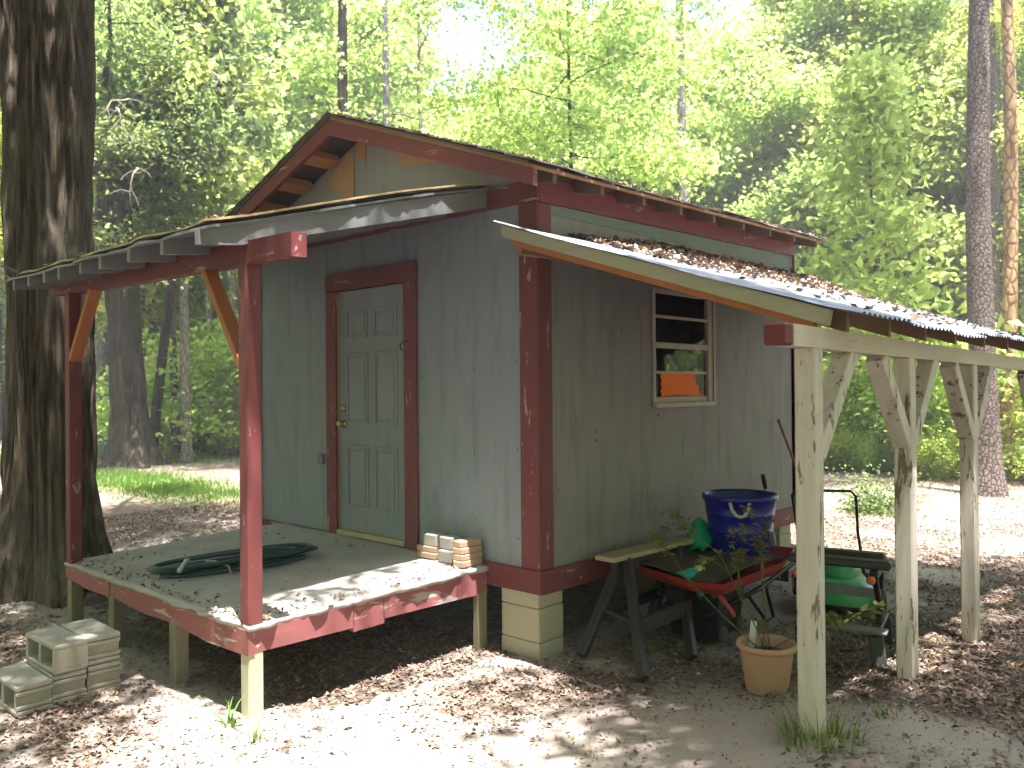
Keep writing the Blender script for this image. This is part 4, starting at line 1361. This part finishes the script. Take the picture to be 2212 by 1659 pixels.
# ------------------------------------------------------------------ second oak with a flared foot, behind on the left
x, y, z = polar(67.4, 22.3)
oak2 = trunk_grid((x, y, z), 9.5, .40, .42, 4, (-.052, -.045), 'oak_tree', 'dark oak with a broad flared foot standing behind the porch', 'tree', 'bark_dark', n=64, rows=80, seed=8, fh=.55)
q_ = MB(); cl = []
for i in range(16):
    h = 5.4 + 4.0 * i / 16; az = i * 2.4; L = rg.uniform(3.2, 6.0)
    LP, _ = limb(rg, (-.052 * h, -.045 * h, h), (math.cos(az), math.sin(az), rg.uniform(-.05, .5)), L, 7, .15, .03)
    q_.tube(LP, [.11 * (1 - .12 * j) for j in range(8)], 6, False)
    for s_ in range(9):
        j = rg.integers(2, 8)
        SP, _ = limb(rg, LP[j], (rg.normal(), rg.normal(), rg.uniform(-.7, .4)), rg.uniform(.8, 1.8), 3, .2, .05)
        q_.tube(SP, [.025, .02, .014, .008], 4, False)
        cl += SP[1:]
obj('limb', q_, M['bark_dark'], oak2, True)
cl = np.array(cl); w = rg.uniform(.05, 1.5, len(cl)); w /= w.sum()
nlf = 46000
LPs = cl[rg.choice(len(cl), nlf, p=w)] + rg.normal(size=(nlf, 3)) * np.array([.34, .34, .22])
V, F = leaf_cloud(LPs, np.full(nlf, .12), rg, .4, .3, .5)
obj('crown', np_mesh('crown', V, F), M['leaf_c'], oak2)
q_ = MB()
for i in range(26):
    h = rg.uniform(5.5, 9); az = rg.uniform(-2.2, .6); rd = rg.uniform(1.2, 4.2)
    LP, _ = limb(rg, (-.05 * h + rd * math.cos(az), -.045 * h + rd * math.sin(az), h), (math.cos(az), math.sin(az), -.1), rg.uniform(.8, 2.0), 7, .28, .12)
    q_.tube(LP, [.022 * (1 - .12 * j) for j in range(8)], 5, False)
    for j in range(1, 8):
        SP, _ = limb(rg, LP[j], rg.normal(size=3) + np.array([0, 0, -.5]), .5, 3, .3, .1)
        q_.tube(SP, [.009, .007, .005, .003], 4, False)
obj('dead_twig', q_, M['twig'], oak2, True, kind='stuff')

# ------------------------------------------------------------------ pines and other trunks one can point at
def pine(az, d, r0, H, label, bark, lean=(0, 0), cb=.66, seed=1, nleaf=8000, name='pine_tree', leaf='needle', rows=40, base_z=0.0):
    x, y, z = polar(az, d)
    t = thing(name, label, 'tree', (x, y, z + base_z))
    rg = np.random.default_rng(seed)
    n = 18
    zs = -.3 + (H + .3) * np.linspace(0, 1, rows) ** 1.15
    th = np.linspace(0, 2 * math.pi, n, endpoint=False)
    TH, Z_ = np.meshgrid(th, zs, indexing='xy')
    zz = np.clip(Z_, 0, None)
    rr_ = r0 * (1 - .62 * zz / H) * (1 + .45 * np.exp(-zz / .35)) * (1 + .05 * (vnoise(np.cos(TH) * 4 + 9 + zz * 3, np.sin(TH) * 4 + 9 + zz * 2, seed) - .5))
    wob = .04 * np.sin(zz * .6 + seed)
    V = np.stack([np.cos(TH) * rr_ + lean[0] * zz + wob, np.sin(TH) * rr_ + lean[1] * zz, Z_], -1).reshape(-1, 3)
    i0 = np.arange(rows * n).reshape(rows, n)
    F = np.stack([i0[:-1], np.roll(i0, -1, 1)[:-1], np.roll(i0, -1, 1)[1:], i0[1:]], -1).reshape(-1, 4)
    obj('trunk', np_mesh('trunk', V, F, True), M[bark], t)
    q_ = MB(); cl = []
    for i in range(14):
        h = H * (cb + (1 - cb) * (i + .5) / 14); az_ = i * 2.4; L = (H * .21) * (1.1 - (h / H - cb) / (1 - cb))
        LP, _ = limb(rg, (lean[0] * h, lean[1] * h, h), (math.cos(az_), math.sin(az_), .25), L, 5, .15)
        q_.tube(LP, [r0 * .22 * (1 - .15 * j) for j in range(6)], 5, False)
        cl += LP[2:]
    obj('limb', q_, M[bark], t, True)
    cl = np.array(cl)
    LPs = cl[rg.integers(0, len(cl), nleaf)] + rg.normal(size=(nleaf, 3)) * .35
    V, F = leaf_cloud(LPs, np.full(nleaf, .26), rg, .2, .1, .2 if leaf == 'needle' else .5)
    obj('crown', np_mesh('crown', V, F), M[leaf], t)
    return t


pine(13.25, 15.8, .225, 17, 'tall pine with grey plated bark right of the last white post', 'bark_pine', (-.004, .002), seed=2)
pine(12.75, 24.5, .24, 20, 'pine standing behind the grey plated one, half hidden by it', 'bark_pine', (-.003, .003), seed=3)
pine(11.85, 18.5, .15, 18, 'orange barked pine at the far right edge', 'bark_orange', (0.0, .0), seed=4)
pine(31.1, 19.0, .14, 18, 'slim straight pine rising behind the middle of the shed roof', 'bark_grey', (.0, .0), seed=5)
pine(54.2, 19, .165, 18, 'dark reddish pine rising behind the shed ridge', 'bark_dark', (.0, .0), seed=6)
pine(51.4, 27, .17, 20, 'pale mottled pine just right of the dark reddish one', 'bark_grey', (.0, .0), seed=7)
pine(65.0, 24.5, .115, 12, 'thin reddish trunk beyond the porch, left of its thin neighbor', 'bark_pine', (-.01, -.005), seed=8, name='young_tree', leaf='leaf_b', cb=.5)
pine(64.3, 22.5, .125, 13, 'thin grey trunk beyond the porch, nearest its near red post', 'bark_grey', (-.004, -.004), seed=9, name='young_tree', leaf='leaf_b', cb=.5)
pine(66.4, 23.2, .14, 12, 'slanting trunk leaning right from beside the flared oak', 'bark_dark', (.10, .075), seed=10, name='young_tree', leaf='leaf_c', cb=.6)
pine(69.0, 37, .36, 18, 'thick pale trunk far back between the two oaks', 'bark_grey', (.0, .0), seed=11, name='broadleaf_tree', leaf='leaf_b', cb=.5)
pine(66.9, 33, .14, 15, 'slim distant trunk seen beside the flared oak', 'bark_pine', (.0, .0), seed=12, name='young_tree', leaf='leaf_b', cb=.5)
for (az_, d_, r_, sd_, lab_) in ((61.4, 30, .13, 15, 'slim pale trunk right of the near red porch post line, far back'),
        (62.9, 27, .10, 16, 'thin pale trunk standing just left of the near red porch post'),
        (68.3, 29, .13, 17, 'slim trunk showing between the massive oak and the flared oak'),
        (70.4, 33, .16, 18, 'slim grey trunk close beside the massive oak, deep in the shade')):
    pine(az_, d_, r_, 14, lab_, 'bark_grey', (.004 * (sd_ - 16), .003), seed=sd_, name='young_tree', leaf='leaf_b', cb=.5)
pine(19.0, 19, .05, 8.5, 'slender dark sapling with a curved stem among bright leaves', 'bark_dark', (-.02, .01), seed=13, name='sapling', leaf='leaf_a', cb=.25, nleaf=3500)
pine(23.5, 25, .07, 9, 'slender sapling standing left of the curved one', 'bark_grey', (.015, -.01), seed=14, name='sapling', leaf='leaf_a', cb=.3, nleaf=3500)

# ------------------------------------------------------------------ star-leaved sweetgum behind the shed, its branches hang over the roof
x, y, z = polar(39.2, 13.5)
make_tree('sweetgum_tree', 'sweetgum with star shaped leaves hanging above the shed roof', 'tree', (x, y, z), 'bark_dark', 'leaf_b',
          seed=31, H=11.5, r0=.05, base=4.9, spread=3.2, nl=30, lsize=.13, nleaf=30000, droop=.7, upw=.2, shape='star', sag=.06, clump=.3)
x, y, z = polar(49.0, 15.5)
make_tree('sweetgum_tree', 'thin sweetgum whose sparse star leaves cross the open sky', 'tree', (x, y, z), 'bark_grey', 'leaf_b',
          seed=32, H=10.5, r0=.08, base=5.6, spread=2.0, nl=10, lsize=.14, nleaf=1500, droop=.7, upw=.2, shape='star', sag=.06, clump=.28)

# ------------------------------------------------------------------ forest trees, built once per kind and copied
FG = 'broadleaf trees of the forest behind the shed'
LAB = ['bright young broadleaf tree in the sunlit forest wall', 'mid green broadleaf tree in the forest behind the shed',
       'airy yellow green broadleaf tree in the forest behind the shed', 'tall slim broadleaf tree in the forest behind the shed']
KINDS = [dict(seed=101, H=12, r0=.13, base=2.2, spread=3.0, nl=26, lsize=.13, nleaf=34000, droop=.35),
         dict(seed=102, H=12, r0=.15, base=2.8, spread=3.3, nl=24, lsize=.14, nleaf=34000, droop=.4),
         dict(seed=103, H=12, r0=.11, base=1.6, spread=2.6, nl=26, lsize=.125, nleaf=26000, droop=.3),
         dict(seed=104, H=12, r0=.12, base=3.2, spread=2.2, nl=22, lsize=.13, nleaf=24000, droop=.35)]
LEAFS = ['leaf_a', 'leaf_b', 'leaf_a', 'leaf_b']
BARKS = ['bark_grey', 'bark_dark', 'bark_grey', 'bark_pine']
protos = []
rf = np.random.default_rng(77)


def skyline(az):
    """elevation (tangent) the tree tops reach in each direction"""
    pts_ = [(8, .50), (14.2, .44), (15.3, .36), (17, .44), (20, .50), (27, .46), (29.3, .38), (31, .40), (33, .46), (36, .40), (42, .36), (44.5, .36), (46, .30), (49.5, .29), (51.5, .42), (55, .55), (77, .6)]
    return np.interp(az, [p_[0] for p_ in pts_], [p_[1] for p_ in pts_])


def sector(az):
    for lim, ph in ((11.9, 'at the far right picture edge'), (15, 'beside the grey pines on the right'), (18.5, 'above the right end of the lean-to roof'),
                    (23, 'around the dark curved sapling'), (27, 'right of the far shed roof corner'), (31, 'above the low end of the shed roof'),
                    (35, 'behind the slim straight pine'), (39, 'above the middle of the shed roof'), (44, 'behind the hanging sweetgum branches'),
                    (51, 'below the gap of open sky'), (55, 'behind the shed ridge'), (59, 'just left of the shed ridge'), (63, 'above the right half of the porch roof'),
                    (67, 'around the flared oak'), (71, 'between the two oaks'), (80, 'behind the massive oak on the left')):
        if az < lim: return ph
    return 'around the yard, outside the picture'


spots = []
for i in range(30): spots.append((8 + 36 * (i + rf.uniform(0, 1)) / 30, rf.uniform(25, 32), 1))
for i in range(26): spots.append((8 + 37 * (i + rf.uniform(0, 1)) / 26, rf.uniform(34, 48), 1))
for i in range(7): spots.append((44.5 + 7 * (i + rf.uniform(0, 1)) / 7, rf.uniform(24, 44), 1))
for i in range(13): spots.append((51 + 26 * (i + rf.uniform(0, 1)) / 13, rf.uniform(32, 38), 1))
for i in range(24): spots.append((51 + 27 * (i + rf.uniform(0, 1)) / 24, rf.uniform(38, 54), 1))
for i in range(44): spots.append((80 + 270 * (i + rf.uniform(0, 1)) / 44, rf.uniform(12, 22), 0))
for i, (az, d, vis) in enumerate(spots):
    k = int(rf.integers(0, 4))
    x, y, z = polar(az, d)
    depth = d * math.cos(R(az - 42.87))
    if vis:
        H = 1.8 + depth * float(skyline(az)) * rf.uniform(.84, 1.03)
    else:
        H = rf.uniform(9, 14)
    scl = H / 12
    lab = ('%s broadleaf tree %s %s' % (('bright young', 'mid green', 'airy yellow green', 'tall slim')[k], ('nearby' if d < 33 else 'far back') if vis else 'of the woods', sector(az)))
    grp = 'broadleaf trees ' + sector(az)
    if len(protos) <= k or protos[k] is None:
        while len(protos) <= k: protos.append(None)
        protos[k] = make_tree('forest_tree', lab, 'tree', (x, y, z), BARKS[k], LEAFS[k], rf.uniform(0, 6.28), grp, **KINDS[k])
        protos[k].scale = (scl,) * 3
    else:
        copy_tree(protos[k], (x, y, z), rf.uniform(0, 6.28), (scl * rf.uniform(.9, 1.15), scl * rf.uniform(.9, 1.15), scl), lab, grp)

# trees round the photographer whose canopy dapples the ground
CAN = dict(r0=.2, lsize=.15, droop=.3, clump=.48, sub=5)
for (x, y, H, base, spread, nl, nleaf, seed, lab) in (
        (6.6, -3.4, 12, 5.8, 7.0, 16, 60000, 51, 'shade tree right of the photographer, its canopy over the yard'),
        (3.2, -9.0, 13, 5.6, 7.0, 12, 36000, 52, 'shade tree behind the photographer, its canopy over the yard'),
        (7.6, 3.0, 12, 6.9, 6.2, 14, 42000, 53, 'shade tree right of the lean-to, beyond the picture edge'),
        (4.5, -5.9, 11.5, 6.2, 4.8, 15, 36000, 55, 'shade tree close behind the photographer on the right'),
        (-2.2, -8.2, 12, 5.6, 6.8, 15, 56000, 54, 'shade tree in front of the porch, behind the photographer')):
    make_tree('shade_tree', lab, 'tree', (x, y, G(x, y)), 'bark_dark', 'leaf_canopy', seed=seed, H=H, base=base, spread=spread, nl=nl, nleaf=nleaf, **CAN)

# ------------------------------------------------------------------ undergrowth
def bush_geom(seed, rad, h, nleaf, ls):
    rg = np.random.default_rng(seed)
    q_ = MB(); cl = []
    for i in range(16):
        az = rg.uniform(0, 6.28)
        P, _ = limb(rg, (rg.normal() * .15, rg.normal() * .15, -.05), (math.cos(az) * rg.uniform(.2, 1), math.sin(az) * rg.uniform(.2, 1), 1.1), h * rg.uniform(.6, 1.15), 5, .2, .04)
        q_.tube(P, [.014, .012, .01, .008, .006, .004], 4, False)
        for j in range(1, 6):
            for s_ in range(2):
                SP, _ = limb(rg, P[j], (rg.normal(), rg.normal(), .2), rad * rg.uniform(.2, .6), 2, .2)
                cl += SP[1:]
    cl = np.array(cl)
    w = rg.uniform(.1, 1.5, len(cl)); w /= w.sum()
    Pn = cl[rg.choice(len(cl), nleaf, p=w)] + rg.normal(size=(nleaf, 3)) * .16
    Pn[:, 2] = np.abs(Pn[:, 2])
    V, F = leaf_cloud(Pn, np.full(nleaf, ls), rg, .5, .2, .6)
    return q_, V, F


bp_ = []
BG = 'leafy shrubs in the undergrowth at the forest edge'
for k, (rad, h, nl_, ls) in enumerate(((1.3, 1.9, 6000, .13), (1.1, 1.4, 5000, .12), (1.4, 2.6, 7000, .14))):
    bp_.append((rad, h, nl_, ls))
bush_protos = [None] * 3
blab = ['bright leafy shrub in the undergrowth', 'low bright green shrub in the undergrowth', 'tall leafy shrub in the undergrowth']
bs = []
for i in range(34): bs.append((8 + 27 * (i + rf.uniform(0, 1)) / 34, rf.uniform(19.5, 23.5), rf.uniform(.8, 1.2)))
for i in range(26): bs.append((8 + 40 * (i + rf.uniform(0, 1)) / 26, rf.uniform(26, 33), rf.uniform(1.0, 1.6)))
for i in range(20): bs.append((57.5 + 9 * (i + rf.uniform(0, 1)) / 20, rf.uniform(24.5, 30), rf.uniform(1.0, 1.6)))
for i in range(24): bs.append((64 + 14 * (i + rf.uniform(0, 1)) / 24, rf.uniform(38, 52), rf.uniform(1.1, 1.8)))
for i in range(10): bs.append((46 + 12 * (i + rf.uniform(0, 1)) / 10, rf.uniform(26, 36), rf.uniform(1.1, 1.6)))
for i in range(22): bs.append((8 + 24 * (i + rf.uniform(0, 1)) / 22, rf.uniform(17.8, 19.8), rf.uniform(.3, .55)))
for (az, d, s_) in bs:
    k = int(rf.integers(0, 3))
    x, y, z = polar(az, d)
    lab = '%s %s %s' % (('bright leafy shrub', 'low green shrub', 'tall leafy shrub')[k], 'at the forest edge' if d < 25 else 'inside the forest', sector(az))
    grp = 'shrubs of the undergrowth ' + sector(az)
    if bush_protos[k] is None:
        q_, V, F = bush_geom(200 + k, *bp_[k])
        t = thing('shrub', lab, 'shrub', (x, y, z), 0, grp)
        obj('stem', q_, M['bark_dark'], t, True)
        obj('foliage', np_mesh('foliage', V, F), M['leaf_bush'], t)
        t.scale = (s_,) * 3
        bush_protos[k] = t
    else:
        copy_tree(bush_protos[k], (x, y, z), rf.uniform(0, 6.28), s_, lab, grp)
# small shrub between the white posts
x, y, z = polar(19.4, 12.9)
q_, V, F = bush_geom(260, .35, .42, 2200, .055)
t = thing('shrub', 'small dark shrub on the leaf litter between two white posts', 'shrub', (x, y, z))
obj('stem', q_, M['bark_dark'], t, True); obj('foliage', np_mesh('foliage', V, F), M['leaf_c'], t)

# far wood: one mass of leaves beyond the trees that can be told apart
nf = 60000
az = np.radians(rf.uniform(0, 360, nf)); d = rf.uniform(54, 66, nf)
hh = 13.5 * (.55 + .6 * vnoise(np.degrees(az) / 4.0, d * 0 + 3.3, 17)) * rf.uniform(0, 1, nf) ** .8
gap = np.exp(-((np.degrees(az) - 47.5) / 3.0) ** 2)
Px = CAM.x - d * np.sin(az); Py = CAM.y + d * np.cos(az)
P = np.stack([Px, Py, gz(Px, Py) + hh * (1 - .1 * gap)], 1)
V, F = leaf_cloud(P, np.full(nf, .75), rf, .4, .3, .7)
tag(obj('distant_wood', np_mesh('distant_wood', V, F), M['leaf_a']), 'distant mass of sunlit leaves closing off the forest', kind='stuff')

# ------------------------------------------------------------------ dead leaves, grass, weeds
def flat_leaves(P, size, rg, tiltv=.35):
    n = len(P)
    a = rg.uniform(0, 6.283, n)
    d = np.stack([np.cos(a), np.sin(a), rg.normal(size=n) * tiltv], 1)
    s_ = np.stack([-np.sin(a), np.cos(a), rg.normal(size=n) * tiltv], 1)
    sz = (size * rg.uniform(.6, 1.35, n))[:, None]
    w = rg.uniform(.35, .6, n)[:, None]
    upv = np.array([0, 0, 1.0])
    c = rg.uniform(.0, .35, n)[:, None]
    v0 = P - d * sz * .5
    v1 = P + s_ * sz * w * .5 + upv * sz * c
    v2 = P + d * sz * .5 + upv * sz * c * .4
    v3 = P - s_ * sz * w * .5 + upv * sz * c
    V = np.stack([v0, v1, v2, v3], 1).reshape(-1, 3)
    base = (np.arange(n) * 4)[:, None]
    F = np.concatenate([base + np.array([[0, 1, 2]]), base + np.array([[0, 2, 3]])], 0)
    return V, F


rl = np.random.default_rng(5)
cand = 640000
px_ = rl.uniform(-9, 6, cand); py_ = rl.uniform(-3.6, 15, cand)
den = litter_shade_density(px_, py_)
keep = rl.uniform(0, 1, cand) < np.clip(den, 0, 1) ** 1.5 * .75
# none below the shed, little below the deck
keep &= ~((px_ > -3.6) & (px_ < -.15) & (py_ > .1) & (py_ < 3.9))
px_, py_ = px_[keep], py_[keep]
P = np.stack([px_, py_, gz(px_, py_) + rl.uniform(.002, .014, len(px_))], 1)
V, F = flat_leaves(P, np.full(len(P), .035), rl)
tag(obj('leaf_litter', np_mesh('leaf_litter', V, F), M['litter']), 'brown dead leaves scattered over the sand', kind='stuff')
# small chips and crumbs of leaf close to the photographer
cand = 90000
px_ = rl.uniform(-4, 4.2, cand); py_ = rl.uniform(-3.4, 3, cand)
keep = rl.uniform(0, 1, cand) < .12 + .6 * litter_shade_density(px_, py_)
keep &= ~((px_ > -3.6) & (px_ < -.15) & (py_ > -1.5))
px_, py_ = px_[keep], py_[keep]
P = np.stack([px_, py_, gz(px_, py_) + rl.uniform(.001, .006, len(px_))], 1)
V, F = flat_leaves(P, np.full(len(P), .017), rl)
tag(obj('leaf_crumbs', np_mesh('leaf_crumbs', V, F), M['litter']), 'small crumbs of dead leaf on the sand', kind='stuff')
# fallen twigs among the leaves
q_ = MB()
for i in range(420):
    x, y = rl.uniform(-5, 5), rl.uniform(-3.2, 5)
    if -3.7 < x < .1 and -2 < y < 4.1: continue
    if rl.uniform() > .15 + litter_shade_density(np.array([x]), np.array([y]))[0]: continue
    a = rl.uniform(0, 6.28); L = rl.uniform(.06, .28)
    P = [(x + math.cos(a + .25 * k) * L * k / 3, y + math.sin(a + .25 * k) * L * k / 3, 0) for k in range(4)]
    q_.tube([(px, py, G(px, py) + .008) for px, py, _ in P], [.0035, .003, .0025, .0015], 4, False)
obj('fallen_twigs', q_, M['twig'], kind='stuff')['label'] = 'thin fallen twigs lying among the dead leaves'
# leaves drifted on the lean-to roof
nr = 5200
ry = rl.uniform(.3, 4.5, nr); rx = np.abs(rl.normal(size=nr)) * .36
rx = np.where(rl.uniform(0, 1, nr) < .10, rl.uniform(0, 2.2, nr), rx); rx = np.clip(rx, .03, 2.2)
pile = .09 * np.exp(-(rx / .35) ** 2) * np.clip((ry - .4) * 1.2, 0, 1)
P = np.stack([rx, ry, 2.235 - LS * rx + .028 + rl.uniform(0, 1, nr) * pile], 1)
keep = rl.uniform(0, 1, nr) < np.clip(vnoise(rx * 3, ry * 2, 41) * 1.5, 0, 1)
V, F = flat_leaves(P[keep], np.full(keep.sum(), .06), rl, .45)
tag(obj('roof_leaf_litter', np_mesh('roof_leaf_litter', V, F), M['litter']), 'dead leaves drifted on the lean-to roof against the wall', kind='stuff')
# debris on the porch deck, porch roof edge and main roof
PP = []
for i in range(420):
    x, y = rl.uniform(XL_, XR), rl.uniform(YD, -.05)
    if rl.uniform() < .8:
        if rl.uniform() < .6: y = YD + abs(rl.normal()) * .12
        else: x = XR - abs(rl.normal()) * .13
    PP.append((x, y, deck_z(x, y) + .008))
for i in range(220):
    x = rl.uniform(-3.5, -.42); y = -2.12 + abs(rl.normal()) * .25
    PP.append((x, y, 2.606 + .2625 * y + .045 - (x + .45) * .006))
for i in range(260):
    y = rl.uniform(YF, YB); x = EXR - abs(rl.normal()) * .2
    PP.append((x, y, roof_z(x, y) + .02))
for i in range(200):
    x = rl.uniform(RX, EXR); y = YF + abs(rl.normal()) * .15
    PP.append((x, y, roof_z(x, y) + .026))
V, F = flat_leaves(np.array(PP), np.full(len(PP), .034), rl, .4)
tag(obj('roof_debris', np_mesh('roof_debris', V, F), M['litter']), 'dead leaves and debris on the roof edges and the deck', kind='stuff')


def blades(n, rad, h, seed, w=.006, lean=1.15):
    rg = np.random.default_rng(seed)
    vs, fs = [], []
    for i in range(n):
        a = rg.uniform(0, 6.28); r_ = rad * math.sqrt(rg.uniform(0, 1))
        p = Vector((r_ * math.cos(a), r_ * math.sin(a), -.01))
        out_ = Vector((math.cos(a) + rg.normal() * .5, math.sin(a) + rg.normal() * .5, 0)) * lean * rg.uniform(.2, 1.1)
        hh = h * rg.uniform(.25, 1.1) * (1 - .5 * r_ / rad)
        s_ = Vector((-out_.y, out_.x, 0)).normalized() * w
        b0 = len(vs)
        for k in range(4):
            t_ = k / 3
            c = p + out_ * hh * t_ * t_ + Vector((0, 0, hh * (t_ - .28 * t_ * t_ * out_.length)))
            ww = s_ * (1 - t_ * .9)
            vs += [c - ww, c + ww]
        for k in range(3):
            fs.append((b0 + 2 * k, b0 + 2 * k + 1, b0 + 2 * k + 3, b0 + 2 * k + 2))
    return MB().add(vs, fs)


for (x, y, n_, rd, h, sd, lab, w_) in (
        (2.10, -.47, 260, .19, .26, 1, 'green grass tuft growing round the foot of the near white post', .0035),
        (-.42, -2.02, 14, .05, .26, 2, 'sparse broad bladed weed at the foot of the near deck post', .009),
        (-.16, -2.02, 9, .05, .20, 3, 'small weed sprouting in the sand just right of the near deck post', .008),
        (2.22, .05, 26, .06, .12, 4, 'short bright sprig in the sunlit sand between the white posts', .005),
        (2.75, -.65, 22, .07, .07, 5, 'tiny grass sprig in the sand at the lower right', .004),
        (1.25, -1.05, 14, .06, .07, 6, 'tiny grass sprig in the middle of the sandy foreground', .004)):
    o = obj('grass_tuft', blades(n_, rd, h, sd, w_), M['grass'])
    o.location = (x, y, G(x, y))
    tag(o, lab, 'grass', 'grass tufts in the sand')

ng = 90000
gx = rl.uniform(-26, -8, ng); gy = rl.uniform(.5, 10, ng)
kp = rl.uniform(0, 1, ng) < green_density(gx, gy)
gx, gy = gx[kp], gy[kp]
n_ = len(gx)
a = rl.uniform(0, 6.28, n_)
h = rl.uniform(.05, .14, n_)
P = np.stack([gx, gy, gz(gx, gy)], 1)
s_ = np.stack([np.cos(a), np.sin(a), 0 * a], 1) * .012
tp = P + np.stack([rl.normal(size=n_) * .04, rl.normal(size=n_) * .04, h], 1)
V = np.stack([P - s_, P + s_, tp], 1).reshape(-1, 3)
F = np.arange(n_ * 3).reshape(-1, 3)
tag(obj('grass', np_mesh('grass', V, F), M['grass']), 'patches of green grass beyond the porch', kind='stuff')

# ------------------------------------------------------------------ thin volume added to veil the background like lens glare
hm = bpy.data.materials.new('glare_veil')
hm.use_nodes = True
n = hm.node_tree
n.nodes.remove(n.nodes['Principled BSDF'])
pvn = N(n, 'ShaderNodeVolumePrincipled')
pvn.inputs['Color'].default_value = (.95, .95, .97, 1)
pvn.inputs['Density'].default_value = .0026
n.links.new(pvn.outputs[0], n.nodes['Material Output'].inputs['Volume'])
obj('added_haze', MB().box(-255, 255, -255, 255, -3, 32, 0), hm, kind='stuff')
